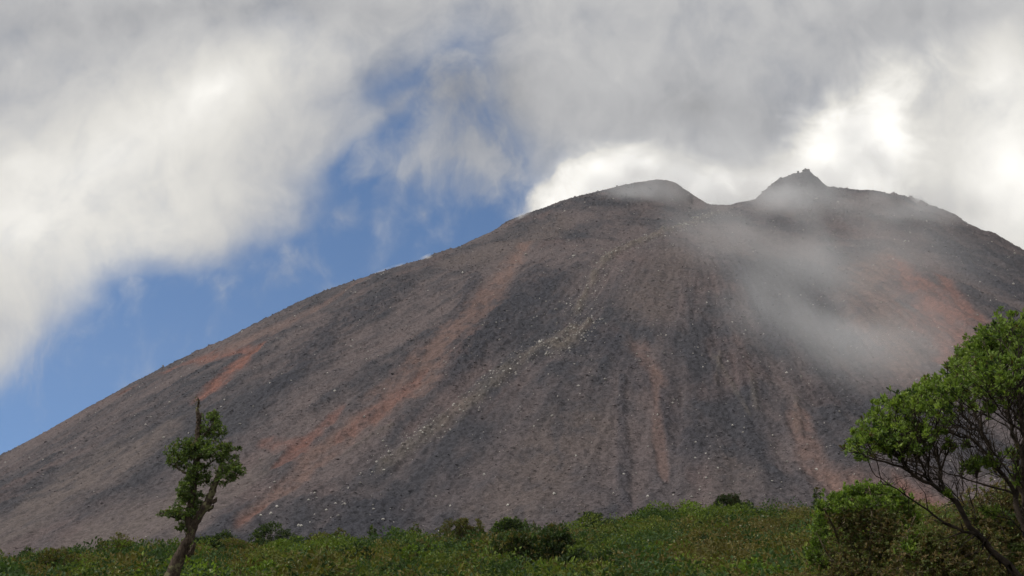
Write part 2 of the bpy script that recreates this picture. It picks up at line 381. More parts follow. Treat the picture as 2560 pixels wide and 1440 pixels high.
def mesh_from(name, verts, faces, mat, parent=None, cols=None, smooth=False, loc=None):
    """verts n x 3, faces m x k (all of one size k), cols m x 3 linear colours per face or n x 3 per vertex."""
    verts = np.asarray(verts, np.float32); faces = np.asarray(faces, np.int32)
    if loc is not None:
        verts = verts - np.asarray(loc, np.float32)
    me = bpy.data.meshes.new(name)
    n, m, k = len(verts), len(faces), faces.shape[1]
    me.vertices.add(n); me.vertices.foreach_set('co', verts.ravel())
    me.loops.add(m * k); me.loops.foreach_set('vertex_index', faces.ravel())
    me.polygons.add(m)
    me.polygons.foreach_set('loop_start', np.arange(0, m * k, k, dtype=np.int32))
    me.polygons.foreach_set('loop_total', np.full(m, k, np.int32))
    me.polygons.foreach_set('use_smooth', np.full(m, smooth, bool))
    if cols is not None:
        cols = np.asarray(cols, np.float32)
        dom = 'FACE' if len(cols) == m and m != n else 'POINT'
        at_ = me.attributes.new('tone', 'FLOAT_COLOR', dom)
        at_.data.foreach_set('color', np.concatenate([cols, np.ones((len(cols), 1), np.float32)], 1).ravel())
    me.update(calc_edges=True)
    me.materials.append(mat)
    o = bpy.data.objects.new(name, me)
    COL.objects.link(o)
    if loc is not None and parent is None:
        o.location = loc
    if parent is not None:
        o.parent = parent
        if loc is None:
            o.location = (0, 0, 0)
    return o


def material(name):
    m = bpy.data.materials.new(name)
    m.use_nodes = True
    t = NT(m.node_tree)
    t.n.clear()
    out = t.node('ShaderNodeOutputMaterial')
    return m, t, out


def principled(t, out, rough=0.9, spec=0.2):
    b = t.node('ShaderNodeBsdfPrincipled')
    b.inputs['Roughness'].default_value = rough
    b.inputs['Specular IOR Level'].default_value = spec
    t.l.new(b.outputs[0], out.inputs[0])
    return b


def tone(t):
    a = t.node('ShaderNodeAttribute', attribute_name='tone')
    return a.outputs['Color']


def objco(t):
    return t.node('ShaderNodeTexCoord').outputs['Object']


# ------------------------------------------------------------------ materials of rock and soil
M_LAVA, t, out = material('lava_scree')
b = principled(t, out, 0.95, 0.15)
co = objco(t)
g1 = t.noise(co, 0.45, 6, 0.7)
g2 = t.noise(co, 1.7, 4, 0.65)
c = t.mix(1.0, tone(t), t.range(g1, 0.25, 0.75, 0.5, 1.5, False), blend='MULTIPLY')
c = t.mix(1.0, c, t.range(g2, 0.25, 0.75, 0.55, 1.5, False), blend='MULTIPLY')
t.put(b.inputs['Base Color'], c)
bm = t.node('ShaderNodeBump')
bm.inputs['Strength'].default_value = 0.9; bm.inputs['Distance'].default_value = 0.8
t.put(bm.inputs['Height'], t.math('MULTIPLY_ADD', g1, 1.2, t.math('MULTIPLY', g2, 0.6)))
t.l.new(bm.outputs[0], b.inputs['Normal'])

M_ROCK, t, out = material('loose_rock')
b = principled(t, out, 0.9, 0.2)
t.put(b.inputs['Base Color'], t.mix(1.0, tone(t), t.range(t.noise(objco(t), 3.0, 4, 0.6), 0.2, 0.8, 0.75, 1.25, False), blend='MULTIPLY'))

M_SOIL, t, out = material('soil')
b = principled(t, out, 1.0, 0.1)
co = objco(t)
t.put(b.inputs['Base Color'], t.mix(t.range(t.noise(co, 0.5, 6, 0.6), 0.3, 0.7), (0.030, 0.030, 0.013), (0.055, 0.045, 0.022)))

# ------------------------------------------------------------------ the volcano
KIND_COL = {'red': (0.215, 0.105, 0.080), 'rust': (0.200, 0.130, 0.106), 'tan': (0.165, 0.142, 0.110), 'sand': (0.138, 0.115, 0.105),
            'brown': (0.132, 0.108, 0.099), 'dark': (0.048, 0.050, 0.061)}


def lava_fields(x, y):
    """Colour of the slope and how rough and how raised it is there."""
    dx = x - AX; dy = y - AY
    r = np.hypot(dx, dy); th = np.arctan2(dx, -dy)
    near = sstep(420, 180, r)
    n1 = fbm(th * 16, r / 170, 4, 101) * (1 - near) + near * fbm(x / 45, y / 60, 4, 102)
    n2 = fbm(x / 60, y / 110, 4, 111)
    n3 = fbm(th * 60, r / 90, 3, 121) * (1 - near) + near * fbm(x / 16, y / 24, 3, 122)
    n4 = fbm(x / 9, y / 16, 3, 131)
    k = np.clip(0.5 - 0.22 * sstep(-140, 20, x) * sstep(700, 560, y) + 0.9 * n1 + 0.9 * n2 + 0.9 * fbm(x / 120, y / 190, 2, 115) + 0.5 * n3 + 0.5 * n4, 0, 1)[:, None]
    c = np.array([[0.060, 0.060, 0.068]]) * (1 - k) + np.array([[0.136, 0.112, 0.108]]) * k
    h = sstep(0.1, 0.7, fbm(x / 40, y / 70, 3, 141) + 0.3 * n3)[:, None] * 0.6
    c = c * (1 - h) + np.array([[0.158, 0.115, 0.105]]) * h
    wob = 1.0 * fbm(x / 14, y / 26, 4, 151) + 1.1 * n3 + 0.35 * noise2(x / 3, y / 6, 153)
    chop = np.clip(0.95 + 1.3 * fbm(x / 7, y / 13, 3, 161), 0.1, 1.15)
    rough = 0.45 + 0.75 * (1 - k[:, 0]) + 0.5 * n2
    rise = 1.2 * (1 - k[:, 0])
    YS = 0.34                                # streaks run down the slope, toward the camera
    for kind, s, pts in STREAKS:
        best = np.full(len(x), 9e9)
        xs = [p[0] for p in pts]; ys = [p[1] for p in pts]; wm = max(p[2] for p in pts) * 3 + 4
        sel = np.where((x > min(xs) - wm) & (x < max(xs) + wm) & (y > min(ys) - wm / YS) & (y < max(ys) + wm / YS))[0]
        if not len(sel):
            continue
        X = x[sel]; Y = y[sel] * YS
        best = np.full(len(sel), 9e9)
        for (ax, ay, aw), (bx, by, bw) in zip(pts[:-1], pts[1:]):
            ay *= YS; by *= YS
            ex, ey = bx - ax, by - ay
            tt = np.clip(((X - ax) * ex + (Y - ay) * ey) / (ex * ex + ey * ey + 1e-6), 0, 1)
            d = np.hypot(X - ax - tt * ex, Y - ay - tt * ey) / np.maximum(aw + (bw - aw) * tt, 0.8)
            best = np.minimum(best, d)
        best = best / (1.25 if kind in ('rust', 'red') else 1.0)
        soft = {'sand': 1.7, 'dark': 1.6, 'brown': 1.7}.get(kind, 1.45)
        f = (s * sstep(soft, 0.25, best + 0.55 * wob[sel]))[:, None] * np.clip(np.maximum(chop[sel], 0.0 if kind == 'tan' else 0.5) * (0.55 if kind == 'tan' else 0.95), 0, 1)[:, None]
        c[sel] = c[sel] * (1 - f) + np.array([KIND_COL[kind]]) * f
        f1 = f[:, 0]
        rough[sel] = rough[sel] * (1 - f1) + f1 * {'dark': 1.35, 'tan': 1.1, 'brown': 0.6, 'sand': 0.12}.get(kind, 0.18)
        rise[sel] += f1 * {'dark': 1.6, 'tan': 3.4, 'red': -1.4, 'rust': -1.4}.get(kind, 0.0)
    return c * np.array([[0.93, 0.905, 0.92]]), np.clip(rough, 0.05, 1.6), rise


def surface_z(x, y, fields=None):
    c, rough, rise = fields or lava_fields(x, y)
    z = mountain_z(x, y, CREST_Z)
    calm = 0.25 + 0.75 * sstep(925, 840, y)
    z = z + calm * rise + (0.4 + 0.6 * calm) * rough * (1.5 * np.abs(fbm(x / 6.5, y / 6.5, 3, 171)) + 0.55 * noise2(x / 2.2, y / 2.2, 181))
    return z


def build_mountain():
    us = np.concatenate([np.linspace(-1.6, -0.54, 60, endpoint=False), np.linspace(-0.54, 0.54, 1150), np.linspace(0.54, 1.6, 61)[1:]])
    ys = list(np.arange(150.0, 286.0, 8.0))
    while ys[-1] < 985:
        ys.append(ys[-1] + 0.62 + 1.05 * max(ys[-1] - 286, 0) / 700)
    while ys[-1] < 1750:
        ys.append(ys[-1] + (ys[-1] - 975) * 0.18)
    ys = np.array(ys)
    U, Yv = np.meshgrid(us, ys)
    # rows fan out in front of the cone and run parallel behind it
    X = U * np.minimum(Yv, 1050)
    x = X.ravel(); y = Yv.ravel()
    fields = lava_fields(x, y)
    z = surface_z(x, y, fields)
    ny, nx = X.shape
    i = np.arange((ny - 1) * (nx - 1)); r0 = (i // (nx - 1)) * nx + i % (nx - 1)
    faces = np.stack([r0, r0 + 1, r0 + nx + 1, r0 + nx], 1)
    c = fields[0]
    o = mesh_from('mountain', np.stack([x, y, z], 1), faces, M_LAVA, cols=c, smooth=False)
    tag(o, kind='structure')


build_mountain()

ROCK_V = np.array([[0, 0, 1], [.9, 0, .3], [.2, .95, .25], [-.8, .5, .3], [-.75, -.6, .2], [.3, -.9, .3], [.55, .4, -.6], [-.5, .3, -.6], [0, -.6, -.6]], float)
ROCK_F = np.array([[0, 1, 2], [0, 2, 3], [0, 3, 4], [0, 4, 5], [0, 5, 1], [1, 6, 2], [2, 6, 7], [2, 7, 3], [3, 7, 4], [4, 7, 8], [4, 8, 5], [5, 8, 1], [1, 8, 6], [6, 8, 7]])


def rocks(xy, size, cols, rng):
    n = len(size)
    a = rng.uniform(0, 2 * math.pi, n); ca, sa = np.cos(a), np.sin(a)
    v = ROCK_V[None] * rng.uniform(0.65, 1.3, (n, 9, 1)) * rng.uniform(0.7, 1.25, (n, 1, 3)) * size[:, None, None] * 0.5
    vx = v[:, :, 0] * ca[:, None] - v[:, :, 1] * sa[:, None]
    vy = v[:, :, 0] * sa[:, None] + v[:, :, 1] * ca[:, None]
    z = surface_z(xy[:, 0], xy[:, 1])
    V = np.stack([vx + xy[:, :1], vy + xy[:, 1:], v[:, :, 2] * 0.9 + z[:, None] + size[:, None] * 0.12], 2)
    F = ROCK_F[None] + (np.arange(n) * 9)[:, None, None]
    return V.reshape(-1, 3), F.reshape(-1, 3), np.repeat(cols, 14, 0) * rng.uniform(0.85, 1.15, (n * 14, 1))


def build_scree():
    rng = np.random.default_rng(5)
    n = 120000
    Y = 300 + 640 * rng.random(n) ** 1.1
    u = rng.uniform(-0.5, 0.5, n)
    x = u * Y
    dens = 0.55 + 0.9 * fbm(x / 40, Y / 70, 3, 201) + 0.35 * sstep(-150, 0, x)
    th = np.arctan2(x - AX, AY - Y); dens += 0.6 * fbm(th * 30, np.hypot(x - AX, Y - AY) / 120, 2, 211)
    keep = rng.random(n) < dens
    sand = sstep(120, -260, x) * sstep(500, 300, Y + 0.2 * x)
    keep &= rng.random(n) > 0.75 * sand
    x, Y = x[keep], Y[keep]
    n = len(x)
    size = np.clip(rng.lognormal(-0.75, 0.45, n), 0.22, 2.0) * (0.42 + 0.58 * Y / 650)
    c, rgh, _ = lava_fields(x, Y)
    size = size * (0.6 + 0.5 * rgh)
    c = c * rng.uniform(0.85, 1.9, (n, 1))
    # paler stones, most along the trails below the rim
    pale = rng.random(n) < 0.035 * (1 - sand[keep])
    for kind, s, pts in STREAKS:
        if kind == 'tan' and s >= 0.7:
            for (ax, ay, aw), (bx, by, bw) in zip(pts[:-1], pts[1:]):
                tt = np.clip(((x - ax) * (bx - ax) + (Y - ay) * (by - ay)) / ((bx - ax) ** 2 + (by - ay) ** 2), 0, 1)
                d = np.hypot(x - ax - tt * (bx - ax), Y - ay - tt * (by - ay))
                pale |= (d < 9) & (rng.random(n) < 0.42)
    size[pale] *= 1.3
    c[pale] = np.array([[0.40, 0.375, 0.34]]) * rng.uniform(0.6, 1.4, (pale.sum(), 1))
    V, F, Cc = rocks(np.stack([x, Y], 1), size, c, rng)
    # broken blocks along the rocky rim
    bx = np.concatenate([rng.uniform(222, 300, 34), rng.uniform(290, 430, 60), [266, 268, 264, 253, 259]])
    by = np.concatenate([rng.uniform(918, 940, 34), np.interp(bx[34:94], [290, 430], [922, 868]) + rng.uniform(-8, 10, 60), [929, 926, 927, 929, 927]])
    bs = np.concatenate([rng.uniform(1.2, 2.8, 34), rng.uniform(1.2, 3.4, 60), [5.5, 4.0, 4.0, 3.0, 3.0]])
    bc = np.array([[0.075, 0.070, 0.070]]) * rng.uniform(0.75, 1.25, (len(bx), 1))
    V2, F2, C2 = rocks(np.stack([bx, by], 1), bs, bc, rng)
    F2 = F2 + len(V); V = np.concatenate([V, V2]); F = np.concatenate([F, F2]); Cc = np.concatenate([Cc, C2])
    tag(mesh_from('scree', V, F, M_ROCK, cols=Cc), 'dark loose lava stones covering the slope of the volcano', 'loose stones', kind='stuff')
    for i, (bx, by, s) in enumerate(BOULDERS):
        r2 = np.random.default_rng(900 + i)
        s = max(s, 1.0) * 1.15
        V, F, Cc = rocks(np.array([[bx, by]]), np.array([s]), np.array([[0.48, 0.455, 0.41]]) * r2.uniform(0.75, 1.2), r2)
        o = mesh_from('boulder', V, F, M_ROCK, cols=Cc, loc=(bx, by, float(V[:, 2].mean())))
        tag(o, 'small pale boulder standing out on the dark volcano slope', 'boulder', 'pale boulders scattered on the volcano')


build_scree()

# ------------------------------------------------------------------ the grassy rise in the foreground
_vt = np.array([(-300, 1395), (0, 1393), (250, 1393), (430, 1380), (520, 1362), (620, 1364), (700, 1378), (800, 1370), (900, 1352), (1000, 1350),
                (1150, 1342), (1300, 1335), (1450, 1320), (1600, 1297), (1750, 1283), (1900, 1277), (2040, 1280), (2200, 1278), (2560, 1268), (2900, 1262)], float)
HILL_Y = 70.0
_hu, _hv = px_dir(_vt[:, 0], _vt[:, 1])
HILL_X = _hu * HILL_Y
HILL_H = CAM.z + _hv * HILL_Y - 0.75


def ground_z(x, y):
    x = np.asarray(x, float); y = np.asarray(y, float)
    H = np.interp(x, HILL_X, HILL_H)
    t = np.clip(y, 0, HILL_Y) / HILL_Y
    z = H * t ** 1.25
    z = z * (1 - sstep(HILL_Y, 150, y)) - 13.5 * sstep(HILL_Y, 150, y)
    z = z * (1 - sstep(150, 700, np.abs(x))) - 13.5 * sstep(150, 700, np.abs(x))
    near = 1 - sstep(90, 140, y)
    return z + near * sstep(3, 25, y) * 0.22 * fbm(x / 6, y / 6, 3, 301)


def gz(x, y):
    return float(ground_z(np.array([x]), np.array([y]))[0])


def on_ground(px, py, lift=0.3):
    """Where the sight line of a pixel meets the scrub on the rise."""
    u, v = px_dir(px, py)
    Y = np.arange(8, 74, 0.5)
    g = ground_z(u * Y, Y) + lift - (CAM.z + v * Y)
    i = int(np.argmax(g > 0)) if (g > 0).any() else int(np.argmax(g / Y))
    return u * Y[i], float(Y[i])


def build_ground():
    f = np.arange(-80, 80.1, 1.0)
    k = np.array([85, 95, 110, 130, 160, 200, 260, 350, 500, 700, 950, 1250, 1600, 2000, 2450.0])
    xs = np.concatenate([-k[::-1], f, k])
    ys = np.concatenate([-k[::-1], np.arange(-80, 150.1, 1.0), 70 + k[3:]])
    X, Y = np.meshgrid(xs, ys)
    x = X.ravel(); y = Y.ravel()
    ny, nx = X.shape
    i = np.arange((ny - 1) * (nx - 1)); r0 = (i // (nx - 1)) * nx + i % (nx - 1)
    o = mesh_from('ground', np.stack([x, y, ground_z(x, y)], 1), np.stack([r0, r0 + 1, r0 + nx + 1, r0 + nx], 1), M_SOIL, smooth=True)
    tag(o, kind='structure')


build_ground()


# ------------------------------------------------------------------ leaves and wood
def leaf_material(name, gloss=0.25, trans=0.35):
    m, t, out = material(name)
    c = tone(t)
    d = t.node('ShaderNodeBsdfPrincipled')
    d.inputs['Roughness'].default_value = 0.5; d.inputs['Specular IOR Level'].default_value = gloss
    t.put(d.inputs['Base Color'], c)
    tr = t.node('ShaderNodeBsdfTranslucent')
    t.put(tr.inputs[0], t.mix(1.0, c, (1.15, 1.25, 0.55), blend='MULTIPLY'))
    mx = t.node('ShaderNodeMixShader')
    mx.inputs[0].default_value = trans
    t.l.new(d.outputs[0], mx.inputs[1]); t.l.new(tr.outputs[0], mx.inputs[2])
    t.l.new(mx.outputs[0], out.inputs[0])
    return m


M_LEAF = leaf_material('leaf')
M_HERB = leaf_material('herb_leaf', 0.12, 0.3)

M_BARK, t, out = material('bark')
b = principled(t, out, 0.9, 0.15)
co = objco(t)
st = t.mapping(co, scale=(9, 9, 2.2))
g = t.noise(st, 3.0, 6, 0.65)
c = t.mix(t.range(g, 0.35, 0.65), (0.045, 0.032, 0.024), (0.115, 0.085, 0.062))
lich = t.range(t.noise(co, 5.5, 5, 0.6), 0.54, 0.62)
c = t.mix(t.math('MULTIPLY', lich, 0.75), c, (0.21, 0.20, 0.10))
t.put(b.inputs['Base Color'], c)
bm = t.node('ShaderNodeBump')
bm.inputs['Strength'].default_value = 1.0; bm.inputs['Distance'].default_value = 0.04
t.put(bm.inputs['Height'], g)
t.l.new(bm.outputs[0], b.inputs['Normal'])

M_TWIG, t, out = material('twig_bark')
b = principled(t, out, 0.9, 0.15)
t.put(b.inputs['Base Color'], t.mix(t.range(t.noise(objco(t), 7.0, 5, 0.6), 0.35, 0.65), (0.026, 0.020, 0.016), (0.062, 0.047, 0.036)))

M_DRY, t, out = material('dry_twig')
b = principled(t, out, 0.9, 0.1)
t.put(b.inputs['Base Color'], t.mix(t.range(t.noise(objco(t), 9.0, 4, 0.6), 0.35, 0.65), (0.07, 0.055, 0.035), (0.16, 0.13, 0.085)))


def unit(a):
    return a / np.maximum(np.linalg.norm(a, axis=-1, keepdims=True), 1e-9)


def leaf_quads(P, D, L, Wd, rng, droop=0.0):
    """Diamond leaves: base P, direction D, length L, width Wd."""
    n = len(P)
    D = unit(D + np.array([0, 0, -droop]))
    s = unit(np.cross(D, unit(rng.normal(size=(n, 3)))))
    nn = np.cross(D, s)
    L = np.broadcast_to(L, (n,))[:, None]; Wd = np.broadcast_to(Wd, (n,))[:, None]
    m = P + D * L * 0.5
    V = np.stack([P, m + s * Wd * 0.5 + nn * Wd * 0.12, P + D * L - nn * L * 0.06, m - s * Wd * 0.5 + nn * Wd * 0.12], 1)
    return V.reshape(-1, 3), np.arange(n * 4).reshape(n, 4)


def rosettes(tips, dirs, k, L, Wd, rng, spread=0.9, cols=None, mixw=None, vary=0.28):
    """k leaves round every twig end."""
    n = len(tips)
    P = np.repeat(tips, k, 0); D = np.repeat(unit(dirs), k, 0)
    jit = unit(rng.normal(size=(n * k, 3)))
    d = unit(D * (1.0 - 0.35 * rng.random((n * k, 1))) + jit * spread)
    P = P - D * rng.random((n * k, 1)) * L * 0.9 + jit * L * 0.12
    ln = L * rng.uniform(0.5, 1.35, n * k)
    V, F = leaf_quads(P, d, ln, ln * Wd, rng)
    cols = np.asarray(cols, float)
    pick = rng.choice(len(cols), n, p=mixw)
    pick = np.where(rng.random(n * k) < 0.75, np.repeat(pick, k), rng.choice(len(cols), n * k, p=mixw))
    c = cols[pick] * rng.uniform(1 - vary, 1 + vary, (n * k, 1)) * np.repeat(rng.uniform(0.85, 1.15, (n, 1)), k, 0)
    return V, F, c


def grow(limbs, tips, rng, seg=0.12, rt=0.003, power=0.42, wiggle=0.12, along=0.35, lift=0.0, shuffle=0.5, balance=0.0):
    """Joins twig ends to limbs the way branches do. limbs: lists of (point, radius). Returns node positions, parents, radii, end directions."""
    pos, par, mr = [], [], []
    for li, limb in enumerate(limbs):
        pts = [np.array(p, float) for p, r in limb]; rad = [r for p, r in limb]
        if li == 0:
            prev = -1
        else:
            prev = int(np.argmin([np.linalg.norm(q - pts[0]) for q in pos]))
        for j in range(len(pts)):
            if j == 0:
                if li == 0:
                    pos.append(pts[0]); par.append(-1); mr.append(rad[0]); prev = 0
                continue
            a, b2 = (pos[prev] if j == 1 else pts[j - 1]), pts[j]
            ns = max(1, int(np.linalg.norm(b2 - a) / seg))
            for q in range(1, ns + 1):
                f = q / ns
                w = rng.normal(size=3) * wiggle * seg * (0.6 if q < ns else 0.2)
                pos.append(a + (b2 - a) * f + w); par.append(prev); mr.append(rad[j - 1] + (rad[j] - rad[j - 1]) * f); prev = len(pos) - 1
    N = len(pos) + len(tips) * 40
    PA = np.zeros((N, 3)); PA[:len(pos)] = pos
    plen = np.zeros(N)
    for i in range(1, len(pos)):
        plen[i] = plen[par[i]] + np.linalg.norm(pos[i] - pos[par[i]])
    n = len(pos)
    base_len = np.zeros(N)                  # length since leaving a limb
    order = np.argsort([np.min(np.linalg.norm(PA[:n] - tp, axis=1)) * (1 + shuffle * rng.random()) for tp in tips]) if len(tips) else []
    ends, edir = [], []
    for ti in order:
        tp = tips[ti]
        d = tp - PA[:n]
        dist = np.linalg.norm(d, axis=1)
        cost = dist + along * base_len[:n] + balance * plen[:n] + np.maximum(0, -d[:, 2]) * 0.8
        j = int(np.argmin(cost))
        a = PA[j]
        L = dist[j]
        pd = unit(PA[j] - PA[par[j]]) if par[j] >= 0 else np.array([0, 0, 1.0])
        ns = max(1, int(L / seg))
        prev = j
        c1 = a + pd * L * 0.3 + np.array([0, 0, -lift * L])
        for q in range(1, ns + 1):
            f = q / ns
            p = (1 - f) ** 2 * a + 2 * f * (1 - f) * c1 + f * f * tp + (rng.normal(size=3) * wiggle * seg if q < ns else 0)
            PA[n] = p; par.append(prev); mr.append(0); step = np.linalg.norm(p - PA[prev]); base_len[n] = base_len[prev] + step; plen[n] = plen[prev] + step; prev = n; n += 1
        ends.append(prev); edir.append(unit(PA[prev] - PA[par[prev]]))
    PA = PA[:n]; par = np.array(par)
    cnt = np.zeros(n); 
    for e in ends:
        cnt[e] += 1
    for i in range(n - 1, 0, -1):
        cnt[par[i]] += cnt[i]
    r = np.maximum(np.array(mr), rt * np.maximum(cnt, 1) ** power)
    for i in range(1, n):
        r[i] = min(r[i], r[par[i]])
    return PA, par, r, PA[ends] if ends else np.zeros((0, 3)), np.array(edir)


def tubes(PA, par, r, sides=5, rng=None, knobbly=0.0):
    n = len(PA)
    d = np.zeros((n, 3))
    ch = par >= 0
    d[ch] = PA[ch] - PA[par[ch]]
    for i in range(n - 1, 0, -1):
        if par[i] >= 0 and par[par[i]] < 0:
            d[par[i]] = d[i]
    d = unit(d)
    e1 = unit(np.cross(d, np.array([0.31, 0.93, 0.17]))); e2 = np.cross(d, e1)
    a = np.arange(sides) * 2 * math.pi / sides
    k = 1.0 if rng is None or not knobbly else 1 + knobbly * rng.normal(size=(n, sides, 1))
    V = PA[:, None] + (e1[:, None] * np.cos(a)[None, :, None] + e2[:, None] * np.sin(a)[None, :, None]) * (r[:, None, None] * k)
    i = np.where(ch)[0]; p = par[i]
    s = np.arange(sides); s2 = (s + 1) % sides
    F = np.stack([p[:, None] * sides + s, p[:, None] * sides + s2, i[:, None] * sides + s2, i[:, None] * sides + s], 2).reshape(-1, 4)
    # close the ends
    leafn = np.setdiff1d(np.arange(n), par)
    cap = [np.stack([leafn * sides + (j + 0) % sides, leafn * sides + j + 1, leafn * sides + (j + 2) % sides, leafn * sides + (j + 3) % sides], 1) for j in (0,)] if sides >= 4 else []
    return V.reshape(-1, 3), np.concatenate([F] + cap) if cap else F


# ------------------------------------------------------------------ low scrub covering the rise
OLIVE = (0.150, 0.125, 0.042); GREEN = (0.115, 0.160, 0.030); BRIGHT = (0.175, 0.26, 0.032); DARK = (0.042, 0.072, 0.024); STRAW = (0.21, 0.165, 0.068)


def build_scrub():
    rng = np.random.default_rng(11)
    temps = []
    for k in range(4):                      # leafy herbs
        n = 58
        P = rng.normal(size=(n, 3)) * (0.26, 0.26, 0.12) + (0, 0, 0.5); P[:, 2] = np.abs(P[:, 2]) * rng.uniform(0.4, 1.25, n)
        D = unit(P * (1, 1, 0.2) + rng.normal(size=(n, 3)) * 0.35 + (0, 0, 0.25))
        temps.append(leaf_quads(P, D, rng.uniform(0.09, 0.19, n), rng.uniform(0.05, 0.09, n), rng, 0.15))
    for k in range(3):                      # tufts of grass and dry stalks
        n = 34
        a = rng.uniform(0, 6.28, n)
        P = np.stack([np.cos(a), np.sin(a), a * 0], 1) * rng.uniform(0.02, 0.18, (n, 1))
        D = unit(np.stack([np.cos(a) * 0.5, np.sin(a) * 0.5, 0 * a + 1], 1) + rng.normal(size=(n, 3)) * 0.22)
        temps.append(leaf_quads(P, D, rng.uniform(0.3, 0.8, n), rng.uniform(0.02, 0.04, n), rng))
    for k in range(3):                      # small leaved cushions
        n = 60
        D = unit(rng.normal(size=(n, 3)) + (0, 0, 0.6)); D[:, 2] = np.abs(D[:, 2])
        P = D * (0.42, 0.42, 0.62) * rng.uniform(0.7, 1.05, (n, 1))
        temps.append(leaf_quads(P, unit(D + rng.normal(size=(n, 3)) * 0.6), rng.uniform(0.09, 0.17, n), rng.uniform(0.06, 0.10, n), rng))
    for k in range(4):                      # taller bushy growth
        n = 260
        lob = rng.normal(size=(5, 3)) * (0.34, 0.34, 0.14) + (0, 0, 0.42)
        D = unit(rng.normal(size=(n, 3)) + (0, 0, 0.45))
        P = lob[rng.integers(0, 5, n)] + D * rng.uniform(0.2, 0.36, (n, 1)); P[:, 2] = np.abs(P[:, 2])
        temps.append(leaf_quads(P, unit(D + rng.normal(size=(n, 3)) * 0.5), rng.uniform(0.06, 0.12, n), rng.uniform(0.035, 0.06, n), rng))
    n = 20000
    Y = np.sqrt(rng.uniform(9.0 ** 2, 80.0 ** 2, n)); x = rng.uniform(-0.54, 0.54, n) * Y
    g1 = fbm(x / 5, Y / 9, 3, 311); g2 = fbm(x / 2.0, Y / 3.5, 3, 321); g3 = fbm(x / 14, Y / 20, 2, 331)
    wet = g1 + 0.6 * g3 - 0.12 * sstep(-5, 25, x) - 0.05
    kind = np.where(g2 + rng.normal(size=n) * 0.35 > -0.02, rng.integers(0, 4, n), np.where(wet + rng.normal(size=n) * 0.3 > -0.15, rng.integers(7, 10, n), rng.integers(4, 7, n)))
    size = np.clip(rng.lognormal(-0.38, 0.28, n), 0.35, 1.25) * (1 + 0.25 * g2)
    size = size * np.interp(Y, [9, 20, 45], [0.75, 0.9, 1.0])
    tall = (rng.random(n) < 0.075 * (1 + 2.4 * (g1 + g3))) & (Y > 14)
    kind = np.where(tall, rng.integers(10, 14, n), kind)
    size = np.where(tall, rng.uniform(0.9, 2.1, n) * (0.75 + 0.25 * Y / 70), size)
    z = ground_z(x, Y) - 0.04
    w = np.clip(0.42 + 2.6 * wet + 0.35 * rng.normal(size=n), 0, 1)[:, None]
    c = np.array([OLIVE]) * (1 - w) + np.array([GREEN]) * w
    br = (sstep(0.15, 0.5, g2 + 0.5 * g1) * (rng.random(n) < 0.65))[:, None] * w
    c = c * (1 - br) + np.array([BRIGHT]) * br
    dk = (rng.random(n) < np.where(tall, 0.42, 0.2))[:, None]
    c = np.where(dk, np.array([DARK]) * 1.3, c)
    stw = ((kind >= 4) & (kind < 7) & (rng.random(n) < 0.4))[:, None]
    c = np.where(stw, np.array([STRAW]) * 0.8, c) * rng.uniform(0.75, 1.25, (n, 1))
    Vs, Fs, Cs = [], [], []
    off = 0
    for k, (tv, tf) in enumerate(temps):
        s = np.where(kind == k)[0]
        if not len(s):
            continue
        a = rng.uniform(0, 6.28, len(s)); ca, sa = np.cos(a)[:, None], np.sin(a)[:, None]
        hs = size[s][:, None] * rng.uniform(0.6 if k >= 10 else 0.8, 0.95 if k >= 10 else 1.25, (len(s), 1))
        V = np.stack([(tv[None, :, 0] * ca - tv[None, :, 1] * sa) * size[s][:, None] + x[s][:, None], (tv[None, :, 0] * sa + tv[None, :, 1] * ca) * size[s][:, None] + Y[s][:, None],
                      tv[None, :, 2] * hs + z[s][:, None]], 2)
        F = tf[None] + (np.arange(len(s)) * len(tv))[:, None, None] + off
        off += len(s) * len(tv)
        Vs.append(V.reshape(-1, 3)); Fs.append(F.reshape(-1, 4))
        Cs.append(np.repeat(c[s], len(tf), 0) * rng.uniform(0.7, 1.3, (len(s) * len(tf), 1)))
    tag(mesh_from('scrub', np.concatenate(Vs), np.concatenate(Fs), M_HERB, cols=np.concatenate(Cs)),
        'dense low scrub of green herbs and olive brown grass covering the rise', 'ground cover', kind='stuff')
    # pale flower heads over the scrub
    m = 700
    Y = np.sqrt(rng.uniform(12.0 ** 2, 74.0 ** 2, m)); x = rng.uniform(-0.52, 0.52, m) * Y
    keep = fbm(x / 7, Y / 10, 2, 341) + 0.25 * rng.normal(size=m) > 0.02
    x, Y = x[keep], Y[keep]; m = len(x)
    h = ground_z(x, Y) + rng.uniform(0.55, 0.95, m)
    P = np.repeat(np.stack([x, Y, h], 1), 5, 0)
    D = unit(rng.normal(size=(m * 5, 3)) + (0, 0, 0.5))
    ln = np.repeat(rng.uniform(0.035, 0.075, m), 5) * np.repeat(np.interp(Y, [10, 70], [0.6, 1.15]), 5)
    V, F = leaf_quads(P, D, ln, ln * 0.9, rng)
    tag(mesh_from('flower_heads', V, F, M_HERB, cols=np.tile([[0.55, 0.54, 0.42]], (m * 5, 1)) * rng.uniform(0.7, 1.2, (m * 5, 1))),
        'tiny pale flower heads dotted over the scrub', 'wild flowers', kind='stuff')


build_scrub()


